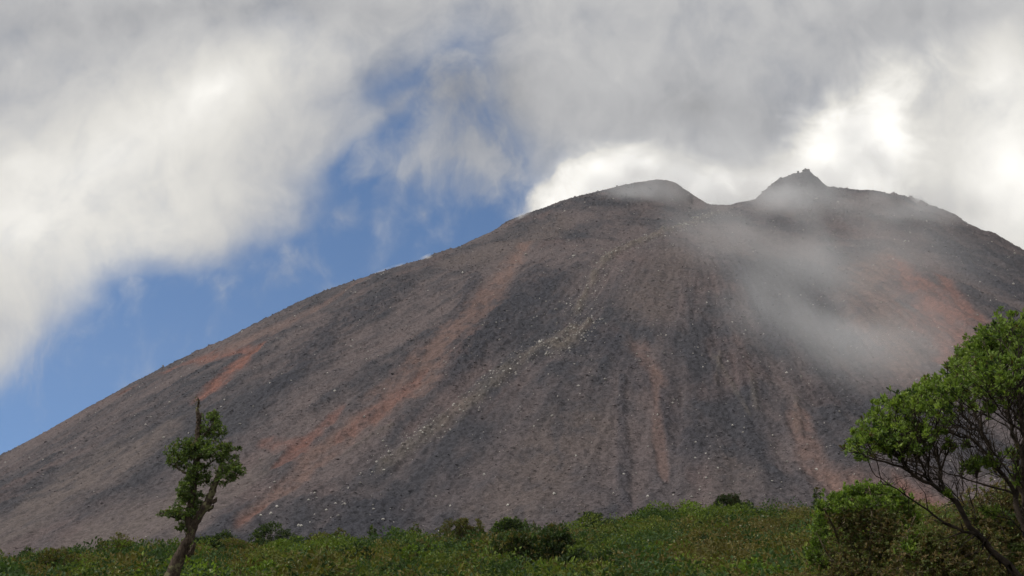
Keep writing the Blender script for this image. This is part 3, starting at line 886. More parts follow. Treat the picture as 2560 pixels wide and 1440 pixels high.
# ------------------------------------------------------------------ single shrubs on the rise
def lobes_tips(lobes, density, rng, top=0.15):
    """Twig ends over the outer shell of ellipsoidal lobes. lobes: (centre, radii)."""
    T, D = [], []
    for c, rad in lobes:
        c = np.array(c, float); rad = np.array(rad, float)
        area = 4 * math.pi * (np.prod(rad) ** (2 / 3))
        n = max(6, int(area * density))
        d = unit(rng.normal(size=(n, 3)) + (0, 0, top))
        T.append(c + d * rad * rng.uniform(0.72, 1.05, (n, 1))); D.append(d)
    return np.concatenate(T), np.concatenate(D)


def shrub(name, label, cat, px, py, w, h, cols, mixw, group='shrubs on the grassy rise', nlobes=6, leaf=0.10, dens=26, k=8, lean=0.0, Y=None, seed=0, flat=0.0, gaps=0.0, wood=None):
    """A bush whose foot the photograph shows at px, py; w and h in pixels of the photograph."""
    rng = np.random.default_rng(5000 + seed)
    if py < np.interp(px, _vt[:, 0], _vt[:, 1]) + 25:
        h = h + 13                       # stands clear of the scrub on the skyline
    if Y is None:
        x, Y = on_ground(px, py)
    else:
        x = px_dir(px, py)[0] * Y
    z = gz(x, Y)
    foot = CAM.z + px_dir(px, py)[1] * Y
    W_, H_ = w * Y / FOCAL, h * Y / FOCAL + max(foot - z, 0)
    lobes = []
    for i in range(nlobes):
        a = rng.uniform(0, 6.28); rr = math.sqrt(rng.random()) * 0.34 if nlobes > 1 else 0
        s = rng.uniform(0.15, 0.32)
        hz = H_ * rng.uniform(0.42, 0.72) * (1 - 0.5 * rr) + flat * H_ * 0.2
        lobes.append(((math.cos(a) * rr * W_ + lean * hz, math.sin(a) * rr * W_ * 0.9, hz), (W_ * s, W_ * s, min(H_ - hz, H_ * 0.4) * rng.uniform(0.75, 1.0))))
    if nlobes > 2:
        lobes[0] = ((lean * H_ * 0.7, 0, H_ * 0.66), (W_ * 0.3, W_ * 0.3, H_ * 0.34))
        lobes[1] = ((-W_ * 0.27 + lean * H_ * 0.5, 0, H_ * 0.48), (W_ * 0.25, W_ * 0.25, H_ * 0.34))
        lobes[2] = ((W_ * 0.27 + lean * H_ * 0.5, 0, H_ * 0.46), (W_ * 0.25, W_ * 0.25, H_ * 0.34))
    T, D = lobes_tips(lobes, dens / (leaf * 10) ** 1.2, rng, 0.5)
    ok = T[:, 2] > 0.06 * H_
    T, D = T[ok], D[ok]
    if gaps:
        ok = fbm(T[:, 0] * 3 / W_ + seed, T[:, 2] * 3 / W_, 2, seed) > gaps - 0.5
        T, D = T[ok], D[ok]
    root = empty(name, (x, Y, z))
    tag(root, label, cat, group)
    V, F, c = rosettes(T, D, k, leaf, 0.55, rng, 0.9, cols, mixw)
    mesh_from('foliage', V, F, M_LEAF, root, c)
    limbs = [[((0, 0, -0.1), 0.02 * H_ + 0.01), ((lean * H_ * 0.15, 0, 0.18 * H_), 0.016 * H_ + 0.008)]]
    sub = np.array([l[0] for l in lobes])
    extra = T[rng.permutation(len(T))[:min(len(T), 60)]]
    PA, par, r, _, _ = grow(limbs, np.concatenate([sub, extra]), rng, seg=max(0.1, H_ * 0.12), rt=0.006, wiggle=0.2)
    V, F = tubes(PA, par, r, 4)
    mesh_from('stems', V, F, wood or M_TWIG, root)
    return root


def build_shrubs():
    G = [GREEN, BRIGHT, DARK]
    B = [BRIGHT, (0.13, 0.21, 0.03), GREEN]
    O = [OLIVE, GREEN, STRAW]
    K = [DARK, (0.04, 0.062, 0.022), GREEN]
    e = (0.5, 0.3, 0.2); dk = (0.55, 0.3, 0.15)
    rows = [
        ('shrub', 'slim upright dark green shrub alone on the skyline of the rise', 'shrub', 930, 1362, 26, 38, K, (0.4, 0.2, 0.4), dict(nlobes=4, leaf=0.11)),
        ('shrub', 'thin yellowish sprig standing on the skyline near a slim dark shrub', 'shrub', 1038, 1345, 30, 26, [(0.12, 0.12, 0.03), OLIVE, GREEN], e, dict(nlobes=3, leaf=0.10, gaps=0.4)),
        ('shrub', 'ragged green shrub between the slim dark shrub and the yellowish sprig', 'shrub', 985, 1362, 46, 30, G, e, dict(nlobes=5)),
        ('small_tree', 'small wind bent tree leaning over with a lit green top on the skyline', 'tree', 1238, 1345, 62, 38, G, (0.45, 0.4, 0.15), dict(nlobes=5, lean=0.55, leaf=0.11, flat=0.6)),
        ('shrub', 'large dark leaved bush beside the broken dead stump', 'bush', 1385, 1425, 140, 110, [DARK, (0.06, 0.085, 0.03), OLIVE], (0.5, 0.35, 0.15), dict(nlobes=14, leaf=0.11, gaps=0.3)),
        ('shrub', 'large mid green bush touching the dark bush below the wind bent tree', 'bush', 1285, 1425, 130, 95, [(0.055, 0.075, 0.022), DARK, OLIVE], (0.5, 0.25, 0.25), dict(nlobes=13, leaf=0.10, gaps=0.28)),
        ('shrub', 'rounded bright green bush at the foot of the large dark bush', 'bush', 1350, 1452, 66, 46, B, (0.5, 0.4, 0.1), dict(nlobes=6, leaf=0.07)),
        ('shrub', 'dark flat topped shrub on the skyline beyond the dead stump', 'shrub', 1472, 1332, 62, 38, K, (0.6, 0.2, 0.2), dict(nlobes=6, flat=0.5, leaf=0.11)),
        ('shrub', 'low grey green shrub next to the flat topped one on the skyline', 'shrub', 1525, 1330, 60, 20, [(0.06, 0.075, 0.04), DARK, GREEN], e, dict(nlobes=5)),
        ('shrub', 'bright dome shaped shrub with a smaller round one in front', 'shrub', 1520, 1356, 48, 34, B, (0.3, 0.1, 0.6), dict(nlobes=5, leaf=0.09)),
        ('shrub', 'small round vivid green shrub in front of a bright dome shaped one', 'shrub', 1505, 1372, 30, 30, [(0.05, 0.12, 0.025), GREEN, DARK], (0.6, 0.2, 0.2), dict(nlobes=4, leaf=0.08)),
        ('shrub', 'dark spreading bush on bare rock just above the scrub', 'bush', 1835, 1283, 100, 36, [DARK, (0.05, 0.05, 0.024)], (0.6, 0.4), dict(nlobes=8, flat=0.4, leaf=0.11, gaps=0.25)),
        ('shrub', 'yellow green dome shaped shrub amid brown grass below the dark spreading bush', 'shrub', 1805, 1345, 62, 36, [(0.11, 0.15, 0.03), GREEN, BRIGHT], e, dict(nlobes=6, leaf=0.09)),
        ('shrub', 'dark shrub tucked beside the yellow green dome shaped shrub', 'shrub', 1755, 1362, 60, 30, K, dk, dict(nlobes=5, leaf=0.09)),
        ('shrub', 'dark green tangle in brown grass between the dome shaped shrub and the tall leafy bush', 'shrub', 1855, 1358, 56, 28, K, (0.4, 0.3, 0.3), dict(nlobes=5, leaf=0.09)),
        ('shrub', 'wide bright green low shrub in the near scrub', 'bush', 1880, 1462, 190, 62, B, (0.4, 0.25, 0.35), dict(nlobes=10, leaf=0.06, dens=22)),
        ('shrub', 'rounded bright shrub in the near scrub beside the wide bright one', 'shrub', 1690, 1462, 110, 46, B, (0.35, 0.15, 0.5), dict(nlobes=7, leaf=0.06)),
        ('shrub', 'brown and olive mound of brush on the rise near the leaning tree', 'brush', 575, 1392, 150, 44, O, (0.6, 0.3, 0.1), dict(nlobes=8, leaf=0.09)),
        ('shrub', 'dark green bush below the brown mound of brush', 'bush', 535, 1420, 110, 46, K, (0.45, 0.25, 0.3), dict(nlobes=7, leaf=0.09)),
        ('shrub', 'small bright green bush below the brown mound, away from the leaning trunk', 'bush', 632, 1437, 64, 38, B, (0.3, 0.2, 0.5), dict(nlobes=5, leaf=0.07)),
        ('shrub', 'small olive shrub on the skyline left of the leaning trunk', 'shrub', 268, 1402, 46, 20, O, (0.5, 0.4, 0.1), dict(nlobes=4, leaf=0.1)),
        ('shrub', 'tiny dark shrub where the skyline meets the sand slope', 'shrub', 66, 1396, 36, 16, K, (0.6, 0.2, 0.2), dict(nlobes=4, leaf=0.1)),
        ('shrub', 'dark grey green low brush between the leaning tree and the small olive shrub', 'brush', 350, 1412, 80, 26, K, (0.5, 0.3, 0.2), dict(nlobes=6, leaf=0.09)),
        ('shrub', 'green tangled shrub on the skyline beside a brown mound of brush', 'shrub', 740, 1384, 90, 30, G, (0.5, 0.2, 0.3), dict(nlobes=6, leaf=0.1)),
        ('shrub', 'brownish thin shrub on the skyline between two green shrubs', 'shrub', 850, 1362, 50, 30, O, (0.55, 0.35, 0.1), dict(nlobes=5, gaps=0.4)),
        ('shrub', 'small upright green shrub beside the wind bent tree', 'shrub', 1145, 1352, 30, 24, G, e, dict(nlobes=4)),
        ('shrub', 'low rounded green shrub just before the wind bent tree', 'shrub', 1195, 1356, 42, 26, G, (0.7, 0.1, 0.2), dict(nlobes=4)),
        ('shrub', 'small round shrub on the skyline by the dead stump', 'shrub', 1312, 1340, 26, 26, G, (0.5, 0.3, 0.2), dict(nlobes=4)),
        ('shrub', 'lone tiny green shrub on rock above the brown grass', 'shrub', 1667, 1288, 18, 14, G, (0.6, 0.2, 0.2), dict(nlobes=3)),
        ('shrub', 'dark sparse shrub behind the tall leafy bush on the skyline', 'shrub', 2045, 1262, 34, 30, K, (0.5, 0.3, 0.2), dict(nlobes=4, gaps=0.4)),
    ]
    for i, (nm, lb, ct, px, py, w, h, cols, mw, kw) in enumerate(rows):
        shrub(nm, lb, ct, px, py, w, h, cols, mw, seed=i, **kw)
    # many more low shrubs that nothing tells apart
    r3 = np.random.default_rng(303)
    kinds = [('small dark green shrub half sunk in the scrub of the rise', 'dark shrubs in the scrub', K, (0.5, 0.3, 0.2)),
             ('small fresh green shrub half sunk in the scrub of the rise', 'fresh green shrubs in the scrub', B, (0.3, 0.15, 0.55)),
             ('small olive brown shrub half sunk in the scrub of the rise', 'olive shrubs in the scrub', [OLIVE, (0.10, 0.095, 0.035), GREEN], (0.5, 0.3, 0.2))]
    for i in range(66):
        lb, gr, cols, mw = kinds[int(r3.choice(3, p=(0.45, 0.25, 0.3)))]
        px = r3.uniform(10, 2020)
        top = float(np.interp(px, _vt[:, 0], _vt[:, 1]))
        py = top + 14 + (1450 - top) * r3.random() ** 1.2
        w = r3.uniform(45, 120)
        shrub('shrub', lb, 'shrub', px, py, w, w * r3.uniform(0.38, 0.62), cols, mw, group=gr, nlobes=int(r3.integers(5, 10)), leaf=r3.uniform(0.07, 0.11), gaps=0.28, seed=200 + i)
    # the broken stump
    rng = np.random.default_rng(77)
    x, Y = on_ground(1338, 1345)
    z = gz(x, Y); p = Y / FOCAL
    root = empty('dead_stump', (x, Y, z))
    tag(root, 'broken dead tree stump with a dark jagged tip among green shrubs', 'stump')
    foot = CAM.z + px_dir(1338, 1345)[1] * Y - z
    limbs = [[((4 * p, 0, -0.2), 7 * p), ((3 * p, 0, foot), 6 * p), ((1 * p, 0, foot + 18 * p), 5.5 * p), ((-2 * p, 0, foot + 30 * p), 4.5 * p), ((-5 * p, 0, foot + 42 * p), 1.0 * p)]]
    PA, par, r, _, _ = grow(limbs, np.zeros((0, 3)), rng, seg=5 * p, wiggle=0.15)
    V, F = tubes(PA, par, r, 8, rng, 0.14)
    mesh_from('trunk', V, F, M_BARK, root)
    limbs = [[((0, 0, foot + 16 * p), 3 * p), ((6 * p, 0, foot + 22 * p), 2.4 * p), ((8 * p, 0, foot + 29 * p), 0.8 * p)]]
    PA, par, r, _, _ = grow(limbs, np.zeros((0, 3)), rng, seg=5 * p, wiggle=0.15)
    V, F = tubes(PA, par, r, 6, rng, 0.14)
    mesh_from('broken_branch', V, F, M_BARK, root)


build_shrubs()

# ------------------------------------------------------------------ the leaning half bare tree
def build_leaning_tree():
    rng = np.random.default_rng(41)
    D = 26.0
    p = D / FOCAL
    bx = px_dir(415, 1470)[0] * D
    base = Vector((bx, D, gz(bx, D)))
    root = empty('leaning_tree', base)
    tag(root, 'gnarled leaning tree with a bare broken top and clumps of dark green leaves', 'tree')

    def q(px, py, dz=0.0):
        v = at(px, py, D + dz) - base
        return (v.x, v.y, v.z)
    foot = (q(425, 1450)[0] - 0.1, 0, -0.25)
    main = [(foot, 20 * p), (q(428, 1445), 17.5 * p), (q(440, 1412), 16 * p), (q(455, 1378), 13.5 * p), (q(472, 1348), 11 * p), (q(482, 1318), 10 * p), (q(500, 1287), 9.5 * p),
            (q(516, 1264), 9.8 * p), (q(527, 1238), 9.0 * p), (q(538, 1208), 7.6 * p), (q(546, 1188), 8.5 * p), (q(552, 1174), 6 * p)]
    stem = [(q(478, 1328), 11 * p), (q(470, 1296, .05), 9.5 * p), (q(478, 1255, .1), 8 * p), (q(486, 1205, .1), 8.5 * p), (q(491, 1150, .1), 8.5 * p), (q(494, 1100, .1), 7.5 * p)]
    snag = [(q(494, 1102, .1), 7.5 * p), (q(497, 1070, .1), 7.6 * p), (q(497, 1045, .1), 6.5 * p), (q(494, 1030, .1), 5.0 * p), (q(493, 1022, .1), 3.2 * p), (q(497, 1008, .1), 3.0 * p), (q(495, 994, .1), 1.4 * p)]
    PA, par, r, _, _ = grow([main, stem], np.zeros((0, 3)), rng, seg=6.0 * p, wiggle=0.16)
    V, F = tubes(PA, par, r, 12, rng, 0.09)
    mesh_from('trunk', V, F, M_BARK, root, smooth=True)
    PA, par, r, _, _ = grow([snag, [(q(497, 1058, .1), 4 * p), (q(503, 1042, .08), 3 * p), (q(504, 1031, .08), 1.2 * p)]], np.zeros((0, 3)), rng, seg=3.5 * p, wiggle=0.2)
    V, F = tubes(PA, par, r, 8, rng, 0.16)
    mesh_from('bare_top', V, F, M_BARK, root)
    for pts in ([(q(470, 1388), 8 * p), (q(478, 1380, -.05), 7.5 * p), (q(484, 1366, -.08), 6 * p), (q(487, 1356, -.1), 2.5 * p)],
                [(q(530, 1255), 6 * p), (q(540, 1250, -.03), 4.5 * p), (q(542, 1243, -.04), 2 * p)],
                [(q(520, 1275), 6 * p), (q(530, 1268, -.05), 4 * p), (q(534, 1262, -.06), 2 * p)]):
        PA, par, r, _, _ = grow([pts], np.zeros((0, 3)), rng, seg=4 * p, wiggle=0.2)
        V, F = tubes(PA, par, r, 7, rng, 0.12)
        mesh_from('broken_branch', V, F, M_BARK, root)
    clumps = [(528, 1060, 24, 30), (546, 1078, 18, 22), (520, 1092, 28, 14), (505, 1078, 8, 12), (532, 1040, 12, 12),
              (452, 1128, 34, 28), (434, 1148, 20, 24), (488, 1132, 34, 24), (478, 1160, 36, 22), (464, 1110, 22, 14),
              (540, 1130, 38, 24), (566, 1146, 28, 26), (576, 1178, 30, 22), (592, 1178, 18, 20), (556, 1202, 24, 12), (597, 1122, 7, 4), (560, 1118, 20, 12),
              (498, 1180, 26, 20), (510, 1200, 24, 16), (486, 1205, 16, 18),
              (456, 1228, 20, 22), (474, 1226, 20, 24), (468, 1258, 30, 22), (500, 1246, 16, 18), (458, 1286, 36, 16), (416, 1284, 22, 9), (432, 1280, 22, 10),
              (460, 1314, 18, 12), (480, 1296, 22, 24), (442, 1322, 9, 5), (486, 1272, 18, 20), (470, 1330, 10, 12), (490, 1105, 12, 14), (482, 1190, 22, 16), (466, 1205, 16, 14), (515, 1150, 26, 18), (510, 1110, 24, 14), (478, 1245, 24, 14), (466, 1300, 26, 14)]
    T, Dd = [], []
    for cx, cy, rx, ry in clumps:
        c = np.array(q(cx, cy, float(rng.normal() * 0.14) + 0.05))
        rad = np.array([rx * p, max(rx, ry) * p * 0.9, ry * p])
        n = max(7, int(rx * ry * 0.17))
        d = unit(rng.normal(size=(n, 3)) + (0, 0, 0.25))
        T.append(c + d * rad * np.where(rng.random((n, 1)) < 0.15, 1.22, rng.uniform(0.4, 1.08, (n, 1)))); Dd.append(d)
    T = np.concatenate(T)
    T = T[fbm(T[:, 0] * 5 + T[:, 1] * 3, T[:, 2] * 5, 2, 81) > -0.2]
    limbs = [main, stem, [(q(456, 1306), 3.4 * p), (q(430, 1292, -.05), 2.4 * p), (q(402, 1283, -.1), 1.0 * p)],
             [(q(488, 1190, .1), 4 * p), (q(462, 1182, -.05), 3 * p), (q(438, 1168, -.1), 1.5 * p)],
             [(q(546, 1188), 5 * p), (q(552, 1160, .1), 4 * p), (q(560, 1135, .15), 1.6 * p)], [(q(546, 1188), 4 * p), (q(566, 1180, -.1), 3 * p), (q(586, 1168, -.1), 1.4 * p)],
             [(q(492, 1105, .1), 4 * p), (q(512, 1085, 0), 2.4 * p), (q(530, 1062, 0), 1.2 * p)], [(q(489, 1160, .1), 4 * p), (q(512, 1168, .1), 3 * p), (q(536, 1150, .2), 1.4 * p)]]
    PA, par, r, E, ed = grow(limbs, T, rng, seg=0.05, rt=0.0028, wiggle=0.22, along=0.5)
    # the limbs themselves are the trunk: keep only what is thinner than it
    r = np.where(r > 5.2 * p, r * 0.9, r)
    V, F = tubes(PA, par, r, 5)
    mesh_from('branches', V, F, M_BARK, root)
    cols = [(0.125, 0.18, 0.05), (0.19, 0.255, 0.062), (0.08, 0.125, 0.042), (0.19, 0.17, 0.06)]
    V, F, c = rosettes(E, unit(ed + rng.normal(size=ed.shape) * 0.2), 12, 0.052, 0.5, rng, 1.0, cols, (0.45, 0.27, 0.23, 0.05))
    lv, lf, lc = rosettes(np.array([q(494 + rng.normal() * 3.2, 1000 + rng.uniform(-8, 22), .1) for _ in range(26)]), rng.normal(size=(26, 3)), 3, 0.035, 0.6, rng, 1.0, [(0.13, 0.12, 0.05), (0.07, 0.08, 0.03)], (0.6, 0.4))
    mesh_from('foliage', np.concatenate([V, lv]), np.concatenate([F, lf + len(V)]), M_LEAF, root, np.concatenate([c, lc]))


build_leaning_tree()


# ------------------------------------------------------------------ the spreading tree at the near right
def build_spreading_tree():
    rng = np.random.default_rng(42)
    D = 13.0
    p = D / FOCAL
    bx = px_dir(2690, 1640)[0] * D
    base = Vector((bx, D, gz(bx, D)))
    root = empty('spreading_tree', base)
    tag(root, 'tall spreading tree with bare dark branches under a canopy of bright green leaves', 'tree')

    def q(px, py, dz=0.0):
        v = at(px, py, D + dz) - base
        return (v.x, v.y, v.z)
    b0 = q(2690, 1640)
    L = [
        [((b0[0], 0, -0.3), 26 * p), (q(2660, 1580), 22 * p), (q(2600, 1505), 15 * p), (q(2555, 1452), 13 * p), (q(2500, 1395), 11 * p), (q(2445, 1335), 9.5 * p), (q(2412, 1290), 8.5 * p), (q(2392, 1256), 8 * p)],
        [(q(2392, 1256), 6.5 * p), (q(2350, 1226, -.1), 5.5 * p), (q(2290, 1192, -.25), 4.6 * p), (q(2235, 1162, -.35), 3.6 * p), (q(2190, 1150, -.4), 2.6 * p), (q(2150, 1130, -.45), 1.4 * p)],
        [(q(2392, 1256), 5.5 * p), (q(2362, 1228, .1), 5 * p), (q(2352, 1175, .2), 4 * p), (q(2338, 1120, .3), 3 * p), (q(2300, 1060, .3), 1.6 * p)],
        [(q(2660, 1580), 15 * p), (q(2610, 1440, .3), 12 * p), (q(2565, 1335, .5), 9.5 * p), (q(2540, 1235, .6), 7.5 * p), (q(2480, 1150, .6), 5.5 * p), (q(2425, 1095, .5), 4.5 * p), (q(2340, 1072, .4), 3 * p), (q(2280, 1045, .4), 1.6 * p)],
        [(q(2540, 1235, .6), 6 * p), (q(2545, 1130, .3), 5 * p), (q(2520, 1020, .2), 4 * p), (q(2470, 930, .2), 2 * p)],
        [(q(2565, 1335, .5), 7 * p), (q(2600, 1190, .8), 6 * p), (q(2620, 1040, .9), 4.5 * p), (q(2580, 900, .8), 2 * p)],
        [(q(2480, 1150, .6), 4 * p), (q(2440, 1040, .7), 3 * p), (q(2400, 960, .8), 1.6 * p)],
        [(q(2445, 1335), 5 * p), (q(2380, 1318, -.2), 4 * p), (q(2320, 1275, -.3), 3 * p), (q(2265, 1240, -.35), 2.2 * p), (q(2222, 1212, -.4), 1.2 * p)],
        [(q(2660, 1580), 14 * p), (q(2700, 1400, .4), 11 * p), (q(2720, 1200, .6), 8 * p), (q(2700, 1000, .7), 5 * p), (q(2680, 850, .7), 2 * p)],
        [(q(2700, 1400, .4), 8 * p), (q(2780, 1200, 0), 6 * p), (q(2820, 1020, 0), 3 * p)],
        [(q(2600, 1505), 8 * p), (q(2570, 1380, -.5), 6.5 * p), (q(2560, 1240, -.8), 5 * p), (q(2560, 1100, -.9), 3.5 * p), (q(2550, 980, -.9), 1.8 * p)],
        [(q(2540, 1235, .6), 4 * p), (q(2470, 1215, .7), 3.4 * p), (q(2400, 1190, .7), 2.4 * p), (q(2370, 1185, .7), 1.4 * p)],
    ]
    pads = [(2165, 1098, 44, 30), (2190, 1062, 44, 34), (2232, 1014, 50, 36), (2250, 1075, 60, 30), (2300, 985, 66, 36), (2345, 975, 52, 38), (2320, 1020, 66, 30), (2395, 935, 52, 42),
            (2445, 940, 60, 40), (2425, 880, 46, 42), (2475, 838, 48, 44), (2505, 810, 50, 34), (2550, 815, 60, 44), (2540, 880, 60, 44), (2490, 900, 50, 40), (2500, 955, 60, 36), (2575, 940, 50, 40),
            (2610, 800, 70, 50), (2690, 800, 80, 60), (2640, 880, 70, 50), (2760, 850, 80, 60), (2830, 930, 70, 60), (2720, 930, 70, 50), (2860, 1020, 60, 50)]
    T = []
    for cx, cy, rx, ry in pads:
        for rep in range(3):
            dz = (rep - 1) * 0.85 + rng.normal() * 0.25
            drop = abs(rep - 1) * 16
            n = int(rx * ry * 0.025 * (1.0 if cx < 2600 else 0.7))
            d = unit(rng.normal(size=(n, 3)) + (0, 0, 0.55)); d[:, 2] = np.abs(d[:, 2]) * np.where(rng.random(n) < 0.8, 1, -0.6)
            c = np.array(q(cx + rng.normal() * 8, cy + drop + ry * 0.35, dz))
            T.append(c + d * np.array([rx * p, 0.55, ry * p * 1.2]) * np.where(rng.random((n, 1)) < 0.09, rng.uniform(1.1, 1.32, (n, 1)), rng.uniform(0.72, 1.02, (n, 1))))
    few = [(2235, 1112, 60, 20, 70, -.3), (2310, 1085, 60, 24, 60, -.2), (2200, 1085, 40, 20, 40, -.5), (2420, 1010, 50, 30, 40, .1), (2480, 1150, 30, 20, 34, .3), (2440, 1158, 34, 16, 30, .2), (2415, 1175, 22, 10, 14, .2), (2325, 1120, 12, 10, 8, -.3), (2300, 1118, 26, 14, 12, -.4), (2372, 1110, 18, 18, 14, .1), (2530, 1120, 22, 30, 26, -.6),
           (2412, 1110, 14, 10, 9, .4), (2470, 1020, 14, 26, 16, -.8), (2550, 1040, 20, 40, 22, -.8), (2250, 1130, 40, 16, 16, -.4), (2210, 1120, 30, 14, 14, -.4), (2150, 1140, 16, 8, 9, -.4), (2365, 1230, 12, 8, 7, -.2),
           (2480, 1275, 26, 18, 16, -.6), (2520, 1400, 30, 20, 18, -.7), (2345, 1250, 10, 6, 5, -.2), (2540, 1190, 20, 20, 10, -.8)]
    for cx, cy, rx, ry, n, dz in few:
        d = unit(rng.normal(size=(n, 3)))
        T.append(np.array(q(cx, cy, dz)) + d * np.array([rx * p, rx * p, ry * p]) * rng.uniform(0.4, 1, (n, 1)))
    T = np.concatenate(T)
    L = [[(a, b2 * 0.78) for a, b2 in l] for l in L]
    hole = fbm(T[:, 0] * 3.2 + T[:, 1] * 2.0, T[:, 2] * 3.8 - T[:, 1] * 1.3, 2, 71)
    T = T[hole > -0.08 + 0.25 * (rng.random(len(T)) - 0.5)]
    PA, par, r, E, ed = grow(L, T, rng, seg=0.10, rt=0.0021, power=0.40, wiggle=0.26, along=0.2, lift=0.05, balance=0.62)
    # bare twigs that end without leaves
    m = 3000
    low = np.where(PA[:, 2] < np.interp(PA[:, 0], [q(2130, 1000)[0], q(2200, 1060)[0], q(2420, 960)[0], q(2600, 900)[0]], [q(0, 1120)[2], q(0, 1085)[2], q(0, 1000)[2], q(0, 930)[2]]))[0]
    pick = rng.choice(low, m)
    S0 = PA[pick]; dirs = unit(unit(S0 - np.array(q(2480, 1300))) + rng.normal(size=(m, 3)) * 0.6 + (0, 0, 0.3))
    tp = S0 + dirs * rng.uniform(0.12, 0.45, (m, 1))
    lim = np.interp(tp[:, 0], [q(2130, 1000)[0], q(2200, 1060)[0], q(2420, 960)[0], q(2600, 900)[0]], [q(0, 1120)[2], q(0, 1085)[2], q(0, 990)[2], q(0, 920)[2]])
    ok = (tp[:, 2] < lim) & (tp[:, 0] > q(2190, 1000)[0]); pick, S0, tp = pick[ok], S0[ok], tp[ok]; m = len(pick)
    n = len(PA)
    PA = np.concatenate([PA, (S0 + tp) / 2 + rng.normal(size=(m, 3)) * 0.03, tp]); par = np.concatenate([par, pick, np.arange(m) + n])
    r = np.concatenate([r, np.minimum(r[pick], 0.0042), np.full(m, 0.002)])
    V, F = tubes(PA, par, r, 6, rng, 0.04)
    mesh_from('trunk', V, F, M_TWIG, root, smooth=True)
    cols = [(0.195, 0.275, 0.055), (0.135, 0.205, 0.045), (0.25, 0.33, 0.07), (0.045, 0.080, 0.022), (0.11, 0.085, 0.03)]
    V, F, c = rosettes(E, unit(ed + np.array([0, 0, 0.5])), 17, 0.050, 0.42, rng, 0.85, cols, (0.40, 0.30, 0.16, 0.09, 0.05), 0.3)
    mesh_from('crown', V, F, M_LEAF, root, c)


build_spreading_tree()


def brushy_shrub(name, label, cat, D, foot, limbs, shell, nin, leafcols, mixw, incols, seed, wood, leaf=0.05, outer=12, tipr=0.0022):
    """A bush of many bare stems with leaves toward its outside. shell: (cx, cy, rx, ry, n, dz) pads in the photograph's pixels at distance D."""
    rng = np.random.default_rng(seed)
    p = D / FOCAL
    bx = px_dir(*foot)[0] * D
    base = Vector((bx, D, gz(bx, D)))
    root = empty(name, base)
    tag(root, label, cat)

    def q(px, py, dz=0.0):
        v = at(px, py, D + dz) - base
        return np.array((v.x, v.y, v.z))
    L = [[((0, 0, -0.15), 0.03), ((0, 0, 0.05), 0.028)]]
    for pts in limbs:
        L.append([((0, 0, 0.05), pts[0][3] * p * 1.3)] + [(q(a, b2, dz), r * p) for a, b2, dz, r in pts])
    T, ins = [], []
    for cx, cy, rx, ry, n, dz in shell:
        d = unit(rng.normal(size=(n, 3)) + (0, 0, 0.3))
        T.append(q(cx, cy, dz) + d * np.array([rx * p, max(rx, ry) * p, ry * p]) * np.where(rng.random((n, 1)) < 0.16, rng.uniform(1.1, 1.7, (n, 1)), rng.uniform(0.5, 1, (n, 1))))
        ins.append(np.zeros(n, bool))
    for cx, cy, rx, ry, n, dz in nin:
        n = int(n * 1.9)
        d = rng.normal(size=(n, 3)) * 0.55
        T.append(q(cx, cy, dz) + d * np.array([rx * p, rx * p, ry * p]))
        ins.append(np.ones(n, bool))
    T = np.concatenate(T); ins = np.concatenate(ins)
    T[:, 2] = np.maximum(T[:, 2], 0.05)
    PA, par, r, _, _ = grow(L, T, rng, seg=0.10, rt=tipr, power=0.38, wiggle=0.2, along=0.25, shuffle=0.3)
    V, F = tubes(PA, par, r, 5)
    mesh_from('stems', V, F, wood, root)
    o = T[~ins]
    V, F, c = rosettes(o, unit(unit(o - np.array([0, 0, 0.3])) + np.array([0, 0, 0.4])), outer, leaf, 0.5, rng, 0.9, leafcols, mixw)
    i2 = T[ins]
    if len(i2):
        V2, F2, c2 = rosettes(i2, rng.normal(size=i2.shape), 9, leaf * 0.95, 0.5, rng, 1.0, incols, None)
        V, F, c = np.concatenate([V, V2]), np.concatenate([F, F2 + len(V)]), np.concatenate([c, c2])
    mesh_from('foliage', V, F, M_LEAF, root, c)
    return root


